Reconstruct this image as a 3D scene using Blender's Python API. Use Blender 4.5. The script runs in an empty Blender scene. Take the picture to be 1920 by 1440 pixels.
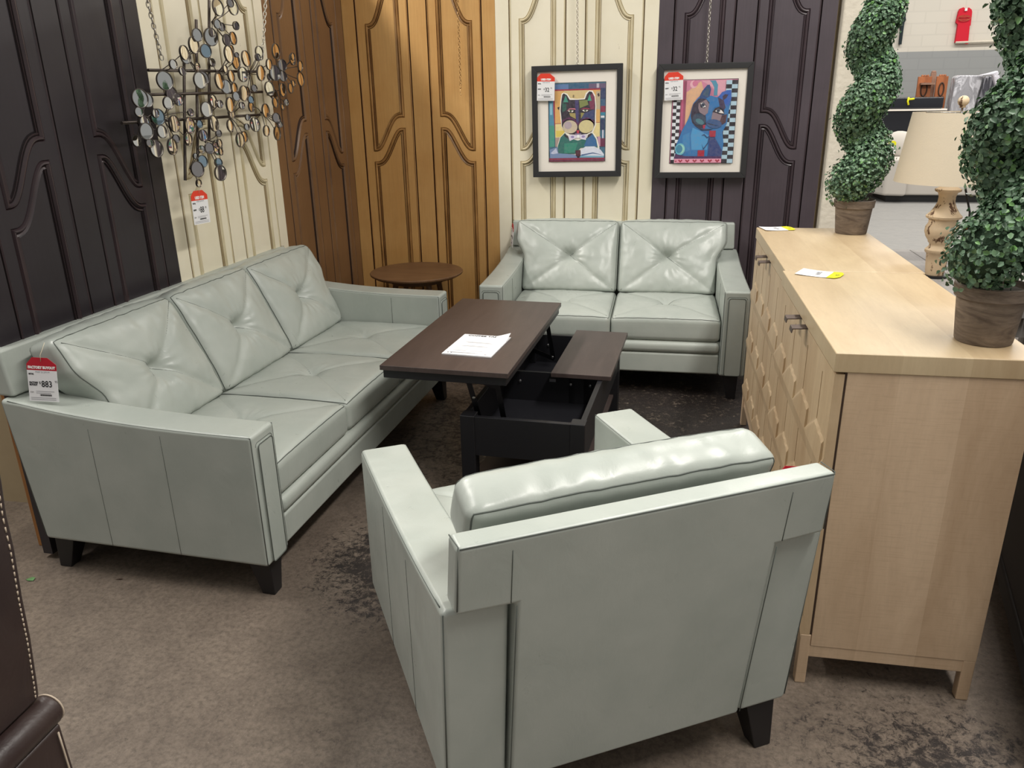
import bpy, bmesh, math, random
from mathutils import Vector, Matrix, noise as mnoise
random.seed(7)
SC = bpy.context.scene
COL = SC.collection
PI = math.pi
def rad(a): return a*PI/180
def s2l(c):
    c /= 255.0
    return c/12.92 if c <= 0.04045 else ((c+0.055)/1.055)**2.4
def rgb(r, g, b): return (s2l(r), s2l(g), s2l(b), 1.0)

# ------------------------------------------------------------------ camera
F_PX, PITCH, ROLL, YAW, EYE = 1480.0, 0.3514, -0.0175, -0.1876, 1.6
fw = Vector((math.sin(YAW)*math.cos(PITCH), math.cos(YAW)*math.cos(PITCH), -math.sin(PITCH)))
r0 = Vector((math.cos(YAW), -math.sin(YAW), 0)); u0 = r0.cross(fw)
cr = math.cos(ROLL)*r0 + math.sin(ROLL)*u0
cu = -math.sin(ROLL)*r0 + math.cos(ROLL)*u0
cd = bpy.data.cameras.new('camera'); cam = bpy.data.objects.new('camera', cd); COL.objects.link(cam)
m3 = Matrix((cr, cu, -fw)).transposed()
cam.matrix_world = Matrix.Translation((0, 0, EYE)) @ m3.to_4x4()
cd.sensor_fit = 'HORIZONTAL'; cd.sensor_width = 36.0; cd.lens = F_PX/1920*36.0
cd.clip_start = 0.05; cd.clip_end = 100
SC.camera = cam

# ------------------------------------------------------------------ world, lights, exposure
w = bpy.data.worlds.new('world'); SC.world = w; w.use_nodes = True
bg = w.node_tree.nodes['Background']
bg.inputs[0].default_value = (1.0, 0.97, 0.92, 1); bg.inputs[1].default_value = 0.40
def area_light(name, loc, sx, sy, power, color=(1, 0.96, 0.9), rot=(0, 0, 0)):
    l = bpy.data.lights.new(name, 'AREA'); l.shape = 'RECTANGLE'; l.size = sx; l.size_y = sy
    l.energy = power; l.color = color
    o = bpy.data.objects.new(name, l); COL.objects.link(o); o.location = loc; o.rotation_euler = rot
    return o
area_light('ceiling_strip_light', (-3.2, 3.6, 4.2), 0.35, 5.0, 245)
area_light('ceiling_strip_light', (1.4, 1.6, 4.2), 0.35, 3.6, 185)
area_light('ceiling_strip_light', (1.2, 7.2, 4.4), 0.35, 3.0, 60)
area_light('ceiling_strip_light', (4.0, 9.5, 5.0), 5.0, 0.5, 240)
area_light('ceiling_strip_light', (5.0, 13.2, 5.0), 6.0, 0.5, 250)
SC.view_settings.view_transform = 'Standard'; SC.view_settings.look = 'None'
SC.view_settings.exposure = 0.0; SC.view_settings.gamma = 1.0
SC.view_settings.use_curve_mapping = False

# ------------------------------------------------------------------ geometry helpers
class MB:
    """collects shapes and links them as one mesh object"""
    def __init__(self): self.v = []; self.f = []; self.m = []; self.c = []; self.usecol = False
    def add(self, vs, fs, mi=0, M=None, col=None):
        n = len(self.v)
        for p in vs:
            p = Vector(p); self.v.append(tuple(M @ p) if M is not None else tuple(p))
        for f in fs:
            self.f.append(tuple(n+i for i in f)); self.m.append(mi); self.c.append(col or (1, 1, 1, 1))
            if col: self.usecol = True
        return self
    def box(self, x0, x1, y0, y1, z0, z1, mi=0, M=None, col=None):
        vs = [(x0,y0,z0),(x1,y0,z0),(x1,y1,z0),(x0,y1,z0),(x0,y0,z1),(x1,y0,z1),(x1,y1,z1),(x0,y1,z1)]
        return self.add(vs, [(0,3,2,1),(4,5,6,7),(0,1,5,4),(1,2,6,5),(2,3,7,6),(3,0,4,7)], mi, M, col)
    def frustum(self, c0, a0, c1, a1, mi=0, M=None):
        """box between rectangle at c0 (half sizes a0) and at c1 (half a1), z differs"""
        vs = []
        for c, a in ((c0, a0), (c1, a1)):
            for sx, sy in ((-1,-1),(1,-1),(1,1),(-1,1)): vs.append((c[0]+sx*a[0], c[1]+sy*a[1], c[2]))
        return self.add(vs, [(0,3,2,1),(4,5,6,7),(0,1,5,4),(1,2,6,5),(2,3,7,6),(3,0,4,7)], mi, M)
    def prism(self, pts, a0, a1, axis='x', mi=0, M=None, col=None):
        """extrude closed 2-D outline along axis from a0 to a1"""
        def P(p, a):
            if axis == 'x': return (a, p[0], p[1])
            if axis == 'y': return (p[0], a, p[1])
            return (p[0], p[1], a)
        n = len(pts); vs = [P(p, a0) for p in pts] + [P(p, a1) for p in pts]
        fs = [tuple(range(n)), tuple(range(2*n-1, n-1, -1))] + [(i, i+n, (i+1) % n+n, (i+1) % n) for i in range(n)]
        return self.add(vs, fs, mi, M, col)
    def tube(self, pts, r, n=8, mi=0, M=None, closed=False, cap=True):
        pts = [Vector(p) for p in pts]; L = len(pts); vs = []; fs = []
        up = None
        for i, p in enumerate(pts):
            if closed: t = pts[(i+1) % L]-pts[i-1]
            else: t = pts[min(i+1, L-1)]-pts[max(i-1, 0)]
            if t.length < 1e-9: t = Vector((0, 0, 1))
            t.normalize()
            if up is None: up = Vector((0, 0, 1)) if abs(t.z) < .9 else Vector((1, 0, 0))
            a = up - t*up.dot(t)
            if a.length < 1e-6: a = t.orthogonal()
            a.normalize(); up = a; b = t.cross(a)
            rr = r[i] if isinstance(r, (list, tuple)) else r
            for k in range(n):
                ang = 2*PI*k/n; vs.append(p + (a*math.cos(ang)+b*math.sin(ang))*rr)
        R = L if closed else L-1
        for i in range(R):
            j = (i+1) % L
            for k in range(n):
                fs.append((i*n+k, i*n+(k+1) % n, j*n+(k+1) % n, j*n+k))
        if cap and not closed:
            fs.append(tuple(range(n-1, -1, -1))); fs.append(tuple((L-1)*n+k for k in range(n)))
        return self.add(vs, fs, mi, M)
    def lathe(self, prof, n=32, mi=0, M=None, cx=0, cy=0):
        vs = []; fs = []
        for r, z in prof:
            for k in range(n): vs.append((cx+r*math.cos(2*PI*k/n), cy+r*math.sin(2*PI*k/n), z))
        for i in range(len(prof)-1):
            for k in range(n): fs.append((i*n+k, i*n+(k+1) % n, (i+1)*n+(k+1) % n, (i+1)*n+k))
        fs.append(tuple(range(n-1, -1, -1))); fs.append(tuple((len(prof)-1)*n+k for k in range(n)))
        return self.add(vs, fs, mi, M)
    def ball(self, c, r, n=12, mi=0, sz=1.0):
        prof = [(max(1e-4, r*math.sin(PI*i/n)), -r*sz*math.cos(PI*i/n)) for i in range(n+1)]
        return self.lathe(prof, 2*n, mi, Matrix.Translation(c))
    def build(self, name, mats, parent=None, smooth=False, bevel=0, seg=2, loc=None, rotz=None, angle=None):
        me = bpy.data.meshes.new(name); me.from_pydata([tuple(v) for v in self.v], [], self.f)
        if not isinstance(mats, (list, tuple)): mats = [mats]
        for mm in mats: me.materials.append(mm)
        me.polygons.foreach_set('material_index', self.m)
        if self.usecol:
            ca = me.color_attributes.new('Paint', 'FLOAT_COLOR', 'CORNER'); buf = []
            for p, c in zip(me.polygons, self.c): buf += list(c)*p.loop_total
            ca.data.foreach_set('color', buf)
        bm = bmesh.new(); bm.from_mesh(me); bmesh.ops.recalc_face_normals(bm, faces=bm.faces); bm.to_mesh(me); bm.free()
        if smooth or bevel: me.polygons.foreach_set('use_smooth', [True]*len(me.polygons))
        if smooth and angle: me.set_sharp_from_angle(angle=rad(angle))
        me.update()
        o = bpy.data.objects.new(name, me); COL.objects.link(o)
        if parent: o.parent = parent
        if loc: o.location = loc
        if rotz is not None: o.rotation_euler.z = rotz
        if bevel:
            b = o.modifiers.new('bevel', 'BEVEL'); b.width = bevel; b.segments = seg; b.limit_method = 'ANGLE'; b.angle_limit = rad(35)
            wn = o.modifiers.new('normals', 'WEIGHTED_NORMAL'); wn.keep_sharp = False
        return o
def tag(o, label=None, cat=None, group=None, kind=None):
    if label: o['label'] = label
    if cat: o['category'] = cat
    if group: o['group'] = group
    if kind: o['kind'] = kind
    return o
def thing(name, label, cat, loc=(0, 0, 0), rotz=0, group=None):
    o = bpy.data.objects.new(name, None); o.empty_display_size = .1; COL.objects.link(o)
    o.location = loc; o.rotation_euler = (0, 0, rotz)
    return tag(o, label, cat, group)
def dup_children(src, dst):
    for ch in list(src.children):
        c = ch.copy(); COL.objects.link(c); c.parent = dst
        dup_children(ch, c)
def dup(src, loc, rotz, label, group=None):
    r = src.copy(); COL.objects.link(r); r.location = loc; r.rotation_euler.z = rotz
    tag(r, label, None, group); dup_children(src, r)
    return r
def text_mesh(s, size, x, y, M, mi, mb, align='LEFT', sx=1.0, bold=0.0):
    """typeset a word flat in the local x/z plane at (x, y), added to mb"""
    cu_ = bpy.data.curves.new('t', 'FONT'); cu_.body = s; cu_.size = size; cu_.align_x = align
    cu_.offset = bold; cu_.resolution_u = 2
    ob = bpy.data.objects.new('t', cu_); COL.objects.link(ob)
    dg = bpy.context.evaluated_depsgraph_get(); dg.update()
    me = bpy.data.meshes.new_from_object(ob.evaluated_get(dg))
    vs = [(x+v.co.x*sx, 0, y+v.co.y) for v in me.vertices]; fs = [tuple(p.vertices) for p in me.polygons]
    if vs: mb.add(vs, fs, mi, M)
    bpy.data.objects.remove(ob); bpy.data.curves.remove(cu_); bpy.data.meshes.remove(me)

# ------------------------------------------------------------------ materials
def new_mat(name, color=(.5, .5, .5, 1), rough=.5, metal=0.0, spec=0.5, coat=0.0):
    m = bpy.data.materials.new(name); m.use_nodes = True
    b = m.node_tree.nodes['Principled BSDF']
    b.inputs['Base Color'].default_value = color; b.inputs['Roughness'].default_value = rough
    b.inputs['Metallic'].default_value = metal; b.inputs['Specular IOR Level'].default_value = spec
    b.inputs['Coat Weight'].default_value = coat
    return m
class N:
    def __init__(self, m): self.t = m.node_tree; self.b = self.t.nodes['Principled BSDF']; self.o = None
    def node(self, ty, **kw):
        n = self.t.nodes.new(ty)
        for k, v in kw.items():
            if k in n.inputs: n.inputs[k].default_value = v
            else: setattr(n, k, v)
        return n
    def link(self, a, b): self.t.links.new(a, b)
    def coord(self, scale=(1, 1, 1), rot=(0, 0, 0), kind='Object'):
        c = self.node('ShaderNodeTexCoord'); mp = self.node('ShaderNodeMapping')
        mp.inputs['Scale'].default_value = scale; mp.inputs['Rotation'].default_value = rot
        self.link(c.outputs[kind], mp.inputs['Vector']); return mp.outputs[0]
    def noise(self, vec, scale=5, detail=4, rough=.5, dist=0):
        n = self.node('ShaderNodeTexNoise'); n.inputs['Scale'].default_value = scale
        n.inputs['Detail'].default_value = detail; n.inputs['Roughness'].default_value = rough
        n.inputs['Distortion'].default_value = dist; self.link(vec, n.inputs['Vector']); return n.outputs['Fac']
    def ramp(self, fac, stops):
        r = self.node('ShaderNodeValToRGB'); e = r.color_ramp.elements
        while len(e) < len(stops): e.new(.5)
        for i, (p, c) in enumerate(stops): e[i].position = p; e[i].color = c if isinstance(c, tuple) else (c, c, c, 1)
        self.link(fac, r.inputs[0]); return r.outputs[0]
    def mix(self, fac, a, b, mode='MIX'):
        n = self.node('ShaderNodeMix'); n.data_type = 'RGBA'; n.blend_type = mode
        for s, v in ((n.inputs[0], fac), (n.inputs[6], a), (n.inputs[7], b)):
            if isinstance(v, (int, float)): s.default_value = v
            elif isinstance(v, tuple): s.default_value = v
            else: self.link(v, s)
        return n.outputs[2]
    def bump(self, h, strength=.2, dist=.01):
        n = self.node('ShaderNodeBump'); n.inputs['Strength'].default_value = strength; n.inputs['Distance'].default_value = dist
        self.link(h, n.inputs['Height'])
        if self.o is not None: self.link(self.o, n.inputs['Normal'])
        self.o = n.outputs[0]; self.link(self.o, self.b.inputs['Normal'])
    def base(self, c): self.link(c, self.b.inputs['Base Color'])
    def rough(self, c): self.link(c, self.b.inputs['Roughness'])
def g(v): return (v, v, v, 1)

def leather(name, c, c2, rough=.36, bump=.25):
    m = new_mat(name, c, rough, spec=.55); n = N(m); v = n.coord()
    a = n.noise(v, 6, 3); n.base(n.mix(n.ramp(a, [(.35, 0.0), (.65, 1.0)]), c, c2))
    b = n.noise(n.coord((1, 1, .5)), 14, 4, .6, .6)
    n.rough(n.ramp(b, [(.3, rough-.06), (.7, rough+.1)]))
    n.bump(b, bump, .006); n.bump(n.noise(v, 420, 2), .06, .002)
    return m
M_leather = leather('pale_green_leather', rgb(177, 183, 176), rgb(169, 176, 169), .33)
M_seam = new_mat('leather_seam', rgb(88, 94, 89), .6)
M_stitch = new_mat('pale_stitching', rgb(196, 203, 196), .6)
M_legblk = new_mat('black_stained_wood', rgb(22, 20, 22), .4)
M_brownleather = leather('dark_brown_leather', rgb(50, 38, 37), rgb(60, 47, 44), .38, .5)
M_thread = new_mat('cream_thread', rgb(196, 180, 160), .7)

def wood(name, c1, c2, scale=(1, 1, 1), rough=.45, wscale=3.0, bump=.08, dist=3.0, planks=None, rot=(0, 0, 0)):
    m = new_mat(name, c1, rough); n = N(m); v = n.coord(scale, rot)
    a = n.noise(v, wscale, 6, .6, dist*.3)
    f = n.noise(n.coord(tuple(s*3.5 for s in scale), rot), wscale*2.2, 5, .7)
    col = n.mix(n.ramp(a, [(.35, 0.0), (.68, 1.0)]), c1, c2)
    col = n.mix(n.ramp(f, [(.45, 0.0), (.8, .35)]), col, tuple(x*.6 for x in c2[:3])+(1,))
    if planks:
        ax, wd, amt = planks
        c = n.node('ShaderNodeTexCoord'); sp = n.node('ShaderNodeSeparateXYZ'); n.link(c.outputs['Object'], sp.inputs[0])
        mt = n.node('ShaderNodeMath', operation='DIVIDE'); n.link(sp.outputs[ax], mt.inputs[0]); mt.inputs[1].default_value = wd
        fl = n.node('ShaderNodeMath', operation='FLOOR'); n.link(mt.outputs[0], fl.inputs[0])
        wn = n.node('ShaderNodeTexWhiteNoise', noise_dimensions='1D'); n.link(fl.outputs[0], wn.inputs['W'])
        col = n.mix(amt, col, n.ramp(wn.outputs['Value'], [(0, c1), (1, c2)]))
    n.base(col); n.bump(f, bump, .003)
    return m
M_oak = wood('pale_washed_oak', rgb(204, 184, 150), rgb(178, 154, 120), (7, 1.2, 1.2), .40, 1.7, planks=('X', .155, .5))
M_oakfront = wood('pale_washed_oak_front', rgb(208, 184, 150), rgb(184, 156, 122), (4, 4, 1), .45, 3, planks=('Y', .117, .4))
M_oakside = wood('pale_washed_oak_side', rgb(218, 192, 162), rgb(186, 158, 128), (5, 5, .9), .42, 2.0, planks=('X', .155, .5))
_n = N(M_oakside); _q = _n.noise(_n.coord((3, 3, 60)), 4, 3, .6); _src = _n.b.inputs['Base Color'].links[0].from_socket
_n.base(_n.mix(_n.ramp(_q, [(.5, 0.0), (.75, .22)]), _src, rgb(150, 122, 94)))
M_oakgroove = new_mat('oak_shadow_gap', rgb(60, 42, 30), .8)
M_walnut = wood('walnut', rgb(126, 94, 66), rgb(104, 74, 50), (1.2, 8, 1), .42, 3)
M_espresso = wood('espresso_laminate', rgb(76, 65, 62), rgb(66, 56, 54), (8, 1, 1), .38, 3, .04)
M_black = new_mat('black_laminate', rgb(24, 24, 28), .42)
M_blackin = new_mat('black_laminate_shiny', rgb(34, 34, 38), .3)
M_metal = new_mat('dark_steel', rgb(60, 60, 64), .35, 1.0)
M_steel = new_mat('bright_steel', rgb(190, 190, 190), .3, 1.0)
M_chain = new_mat('zinc_chain', rgb(205, 200, 190), .35, .9)
M_brass = new_mat('brass_chain', rgb(190, 155, 105), .4, .8)
M_pull = new_mat('antique_pewter_pull', rgb(100, 88, 82), .55, .6)
def painted(name, c1, c2, rough=.4, speck=None, scale=(1, 1, 1), metal=0.0, grain=True, thr=.69):
    m = new_mat(name, c1, rough, metal); n = N(m)
    a = n.noise(n.coord(scale), 2.2, 5, .6)
    col = n.mix(n.ramp(a, [(.35, 0.0), (.7, 1.0)]), c1, c2)
    if grain:
        gr = n.noise(n.coord((40, 40, 1.5)), 3, 4, .6); col = n.mix(n.ramp(gr, [(.4, 0.0), (.75, .3)]), col, tuple(x*.72 for x in c2[:3])+(1,))
        n.bump(gr, .06, .002)
    if speck:
        s = n.noise(n.coord((1, 1, .45)), 26, 6, .75); col = n.mix(n.ramp(s, [(thr, 0.0), (thr+.03, 1.0)]), col, speck)
    n.base(col); return m
M_cream = painted('antiqued_cream_paint', rgb(240, 233, 212), rgb(230, 222, 196), .42, rgb(140, 115, 80), grain=False)
M_creamglaze = painted('brown_glaze_on_cream', rgb(220, 210, 180), rgb(196, 182, 146), .5, rgb(120, 96, 64), scale=(6, 6, 2), grain=False)
M_creamline = new_mat('brown_glaze_line', rgb(150, 132, 100), .6)
M_gold = painted('golden_bronze_finish', rgb(206, 162, 102), rgb(190, 142, 82), .33)
M_goldglaze = painted('umber_glaze_on_gold', rgb(178, 134, 80), rgb(126, 88, 48), .36, scale=(5, 5, 2))
M_goldline = new_mat('umber_glaze_line', rgb(62, 34, 16), .5)
M_brown = painted('brown_bronze_finish', rgb(132, 98, 66), rgb(114, 82, 54), .36)
M_brownglaze = painted('glaze_on_brown', rgb(136, 102, 70), rgb(92, 64, 42), .34)
M_brownline = new_mat('dark_line_on_brown', rgb(44, 25, 14), .5)
M_dark = painted('aubergine_black_finish', rgb(46, 41, 46), rgb(39, 34, 38), .36)
M_darkglaze = painted('rubbed_edge_on_black', rgb(66, 52, 54), rgb(42, 35, 39), .3)
M_darkline = new_mat('line_on_black', rgb(26, 17, 18), .5)
M_dark2 = painted('charcoal_purple_finish', rgb(84, 75, 82), rgb(72, 64, 70), .38)
M_dark2glaze = painted('rubbed_edge_on_charcoal', rgb(78, 66, 71), rgb(56, 47, 52), .34)
M_wallwhite = painted('cream_wall_paint', rgb(228, 220, 204), rgb(218, 210, 192), .6, grain=False)
N(M_wallwhite)
def lumpy(m, s=30, st=.5):
    n = N(m); n.bump(n.noise(n.coord(), s, 3), st, .01)
lumpy(M_wallwhite)
M_tanwall = painted('tan_wall_paint', rgb(176, 158, 126), rgb(160, 142, 112), .6, grain=False)
M_pine = wood('rough_pine_stud', rgb(176, 122, 66), rgb(142, 92, 46), (8, 8, 1), .6)
M_white = new_mat('white_card', rgb(236, 236, 238), .6)
M_red = new_mat('red_print', rgb(186, 24, 44), .5)
M_orange = new_mat('orange_red_print', rgb(226, 62, 40), .5)
M_ink = new_mat('black_ink', rgb(30, 30, 34), .6)
M_inkw = new_mat('white_ink', rgb(248, 246, 244), .6)
M_grayink = new_mat('grey_ink', rgb(150, 150, 156), .6)
M_yellow = new_mat('yellow_print', rgb(236, 232, 20), .5)
M_string = new_mat('cotton_string', rgb(214, 202, 176), .8)
M_frame = new_mat('matte_black_frame', rgb(44, 44, 46), .42)
M_mat = new_mat('cream_mat_board', rgb(238, 232, 222), .7)
M_paint = new_mat('art_print', g(.5), .45)
_n = N(M_paint); _a = _n.node('ShaderNodeAttribute', attribute_name='Paint'); _v = _n.coord()
_n.base(_n.mix(_n.ramp(_n.noise(_v, 60, 5, .7), [(.3, 0.0), (.75, .55)]), _a.outputs['Color'], _n.mix(.5, _a.outputs['Color'], rgb(150, 140, 150))))
def mirror(name, c, rough=.03):
    return new_mat(name, c, rough, 1.0)
MIR = dict(g=mirror('grey_reflection_mirror', rgb(205, 208, 208)), n=mirror('warm_reflection_mirror', rgb(240, 226, 208)), p=mirror('peach_reflection_mirror', rgb(254, 246, 234)),  # all silver mirrors; tints put the colour of reflections into the discs
           w=mirror('clear_mirror', rgb(246, 246, 240)), b=mirror('blue_reflection_mirror', rgb(160, 184, 200)), d=mirror('dark_reflection_mirror', rgb(168, 165, 165)))
M_rim = new_mat('gunmetal_rim', rgb(104, 98, 94), .4, .8)
M_wire = new_mat('gunmetal_rod', rgb(92, 84, 80), .4, .85)
M_linen = new_mat('linen_shade', rgb(208, 196, 174), .9)
_n = N(M_linen); _n.bump(_n.noise(_n.coord((1, 1, 6)), 160, 2), .25, .002)
M_lampwood = painted('distressed_cream_lamp', rgb(222, 200, 168), rgb(205, 178, 142), .6, rgb(96, 66, 44), scale=(3, 3, 1), grain=False, thr=.565)
M_pot = wood('aged_clay_pot', rgb(134, 120, 106), rgb(78, 66, 57), (2, 2, 9), .75, 2.6, .3, 6)
M_soil = new_mat('moss', rgb(60, 52, 36), .95)
M_leaf = new_mat('boxwood_leaf', rgb(66, 96, 62), .38)
_n = N(M_leaf); _o = _n.node('ShaderNodeNewGeometry'); _n.base(_n.ramp(_o.outputs['Random Per Island'], [(0, rgb(62, 90, 66)), (.45, rgb(94, 124, 96)), (.85, rgb(118, 148, 118)), (1, rgb(110, 160, 86))]))
M_leafcore = new_mat('inner_foliage', rgb(58, 82, 60), .9)
_n = N(M_leafcore); _q = _n.noise(_n.coord(), 90, 3, .6); _n.bump(_q, 1.0, .012)
M_sofafab = new_mat('oatmeal_fabric', rgb(196, 190, 182), .95)
M_plankgrey = wood('weathered_grey_planks', rgb(150, 146, 142), rgb(112, 108, 106), (9, 1, 1), .7, 3, planks=('Y', .11, .6))
M_carved = wood('carved_honey_wood', rgb(168, 100, 58), rgb(136, 76, 42), (4, 4, 1), .5)
M_carvedpale = wood('dusty_brown_wood', rgb(148, 112, 92), rgb(124, 92, 76), (4, 4, 1), .6)
M_plastic = new_mat('clear_plastic_over_grey', rgb(172, 172, 178), .25)
_n = N(M_plastic); _q = _n.noise(_n.coord((1, 1, .4), (.4, .7, 0)), 9, 4, .5, 1.5); _n.bump(_q, .7, .03); _n.base(_n.ramp(_q, [(.5, rgb(158, 158, 164)), (.62, rgb(205, 205, 212))]))
M_plasticdk = new_mat('clear_plastic_over_charcoal', rgb(84, 84, 92), .2)
_n = N(M_plasticdk); _q = _n.noise(_n.coord((1, 1, .4)), 9, 4, .5, 1.5); _n.bump(_q, .8, .03); _n.base(_n.ramp(_q, [(.52, rgb(74, 74, 82)), (.66, rgb(170, 170, 178))]))
M_film = new_mat('bunched_clear_film', rgb(214, 212, 222), .25); lumpy(M_film, 25, 1)
M_blackgloss = new_mat('black_gloss_panel', rgb(34, 36, 42), .2)
M_shirtred = new_mat('red_cotton', rgb(206, 24, 48), .85); M_shirtblk = new_mat('black_cotton', rgb(26, 40, 44), .85)
M_woodorange = wood('orange_teak', rgb(196, 132, 72), rgb(172, 108, 54), (2, 2, 2), .4)
M_pattern = new_mat('diamond_pattern_fabric', rgb(150, 120, 96), .9)
_n = N(M_pattern); _c = _n.node('ShaderNodeTexChecker'); _c.inputs['Scale'].default_value = 26; _c.inputs['Color1'].default_value = rgb(122, 92, 72); _c.inputs['Color2'].default_value = rgb(176, 150, 124)
_n.link(_n.coord((1, 1, 1), (.78, .78, .78)), _c.inputs['Vector']); _n.base(_c.outputs[0])
M_felt = new_mat('black_plastic', rgb(20, 20, 22), .5)
M_navy = new_mat('navy_black_leather', rgb(13, 13, 17), .6)
M_leafgreen = new_mat('green_scrap', rgb(96, 140, 86), .6)

# ------------------------------------------------------------------ setting
def floor_mat():
    m = new_mat('worn_concrete', g(.2), .55); n = N(m); v = n.coord()
    big = n.noise(v, 1.3, 4, .6, .5); mid = n.noise(v, 7, 6, .7, .4); fine = n.noise(v, 60, 5, .75); tiny = n.noise(v, 190, 3, .7)
    col = n.mix(n.ramp(big, [(.35, 0.0), (.65, 1.0)]), rgb(136, 123, 110), rgb(116, 104, 93))
    col = n.mix(n.ramp(mid, [(.42, 0.0), (.7, .75)]), col, rgb(96, 84, 74))
    col = n.mix(n.ramp(fine, [(.42, 0.0), (.72, .8)]), col, rgb(72, 63, 56))
    # black adhesive residue, thick where a carpet was lifted
    c = n.node('ShaderNodeTexCoord'); sp = n.node('ShaderNodeSeparateXYZ'); n.link(c.outputs['Object'], sp.inputs[0])
    def blob(cx, cy, r0_, r1_):
        d = n.node('ShaderNodeVectorMath', operation='DISTANCE'); n.link(c.outputs['Object'], d.inputs[0]); d.inputs[1].default_value = (cx, cy, 0)
        mr = n.node('ShaderNodeMapRange'); n.link(d.outputs['Value'], mr.inputs[0]); mr.inputs[1].default_value = r0_; mr.inputs[2].default_value = r1_
        mr.inputs[3].default_value = 1; mr.inputs[4].default_value = 0; return mr.outputs[0]
    def madd(a, b, op):
        q = n.node('ShaderNodeMath', operation=op); n.link(a, q.inputs[0])
        if isinstance(b, float): q.inputs[1].default_value = b
        else: n.link(b, q.inputs[1])
        return q.outputs[0]
    bl = madd(madd(blob(.05, 3.8, .75, 1.6), blob(.75, 1.6, .0, .5), 'MAXIMUM'), blob(-.8, 2.4, .2, .5), 'MAXIMUM')
    pat = n.noise(v, 34, 6, .8, .5)
    thr = madd(madd(pat, madd(bl, .30, 'MULTIPLY'), 'ADD'), madd(mid, .30, 'MULTIPLY'), 'ADD')
    thr = n.ramp(thr, [(.78, 0.0), (.90, .9)])
    col = n.mix(thr, col, rgb(24, 20, 22))
    col = n.mix(n.ramp(tiny, [(.62, 0.0), (.70, .55)]), col, rgb(170, 158, 142))
    # grey sealed slab beyond the display area, with saw-cut joints
    far = n.node('ShaderNodeMapRange'); n.link(sp.outputs['Y'], far.inputs[0]); far.inputs[1].default_value = 5.3; far.inputs[2].default_value = 6.0
    gc = n.mix(n.ramp(mid, [(.3, 0.0), (.7, 1.0)]), rgb(150, 149, 146), rgb(138, 137, 135))
    br = n.node('ShaderNodeTexBrick'); br.offset = 0; br.inputs['Scale'].default_value = 1.0; br.inputs['Mortar Size'].default_value = .012
    br.inputs['Brick Width'].default_value = 2.4; br.inputs['Row Height'].default_value = 2.2; br.inputs['Color1'].default_value = g(1); br.inputs['Color2'].default_value = g(1); br.inputs['Mortar'].default_value = g(.72)
    n.link(v, br.inputs['Vector']); gc = n.mix(1.0, gc, br.outputs[0], 'MULTIPLY')
    n.base(n.mix(far.outputs[0], col, gc))
    n.rough(n.ramp(mid, [(.3, .38), (.7, .6)])); n.bump(fine, .25, .004)
    return m
fl = MB(); fl.box(-9, 12, -5, 17, -.1, 0); fo = fl.build('floor', floor_mat()); tag(fo, kind='structure')

def block_mat():
    m = new_mat('painted_block', g(.6), .6); n = N(m)
    c = n.node('ShaderNodeTexCoord'); sp = n.node('ShaderNodeSeparateXYZ'); n.link(c.outputs['Object'], sp.inputs[0])
    cb = n.node('ShaderNodeCombineXYZ'); n.link(sp.outputs['X'], cb.inputs[0]); n.link(sp.outputs['Z'], cb.inputs[1])
    br = n.node('ShaderNodeTexBrick'); br.inputs['Scale'].default_value = 1; br.inputs['Mortar Size'].default_value = .012; br.inputs['Brick Width'].default_value = .42
    br.inputs['Row Height'].default_value = .19; n.link(cb.outputs[0], br.inputs['Vector'])
    br.inputs['Color1'].default_value = g(1); br.inputs['Color2'].default_value = g(.97); br.inputs['Mortar'].default_value = g(.93)
    st = n.node('ShaderNodeMath', operation='GREATER_THAN'); n.link(sp.outputs['Z'], st.inputs[0]); st.inputs[1].default_value = 2.2
    col = n.mix(st.outputs[0], rgb(150, 152, 152), rgb(212, 206, 194)); n.base(n.mix(1.0, col, br.outputs[0], 'MULTIPLY'))
    n.bump(br.outputs['Fac'], -.3, .01); return m
wb = MB(); wb.box(-2, 12, 16.3, 16.5, 0, 5.5); tag(wb.build('wall_far', block_mat()), kind='structure')
wb = MB(); wb.box(-2.1, 1.06, 5.195, 5.33, 0, 2.6); tag(wb.build('wall_back', M_tanwall), kind='structure')
wb = MB(); wb.box(.947, 1.09, 5.09, 5.36, 0, 2.75); tag(wb.build('trim_1', M_wallwhite, bevel=.02), kind='structure')
a_l = math.atan2(-1, -.05)   # direction of the left run, from the corner towards the camera
LD = Vector((-.05, -1, 0)).normalized(); LN = Vector((-LD.y, LD.x, 0))
LC = Vector((-2.02, 5.15, 0))
wb = MB(); wb.box(-2.82, .2, .05, .13, 0, 2.6)
def leftmat():  # local x runs along the left run (towards the corner), local y points away from the room
    return Matrix(((-LD.x, -LN.x, 0, LC.x), (-LD.y, -LN.y, 0, LC.y), (0, 0, 1, 0), (0, 0, 0, 1)))
wo = wb.build('wall_left', M_tanwall); wo.matrix_world = leftmat(); tag(wo, kind='structure')
wb = MB(); wb.box(-4.2, -2.24, 2.56, 2.66, 0, 2.6); tag(wb.build('wall_side', M_tanwall), kind='structure')
pb = MB(); pb.box(-2.295, -2.245, 2.262, 2.30, 0, 2.55); po = pb.build('trim_2', M_pine, bevel=.003); tag(po, kind='structure')
cdx = MB(); cdx.tube([(4.95, 16.24, 2.33), (8.2, 16.24, 2.36)], .022, 8); tag(cdx.build('trim_3', M_wallwhite, smooth=True), kind='structure')

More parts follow.
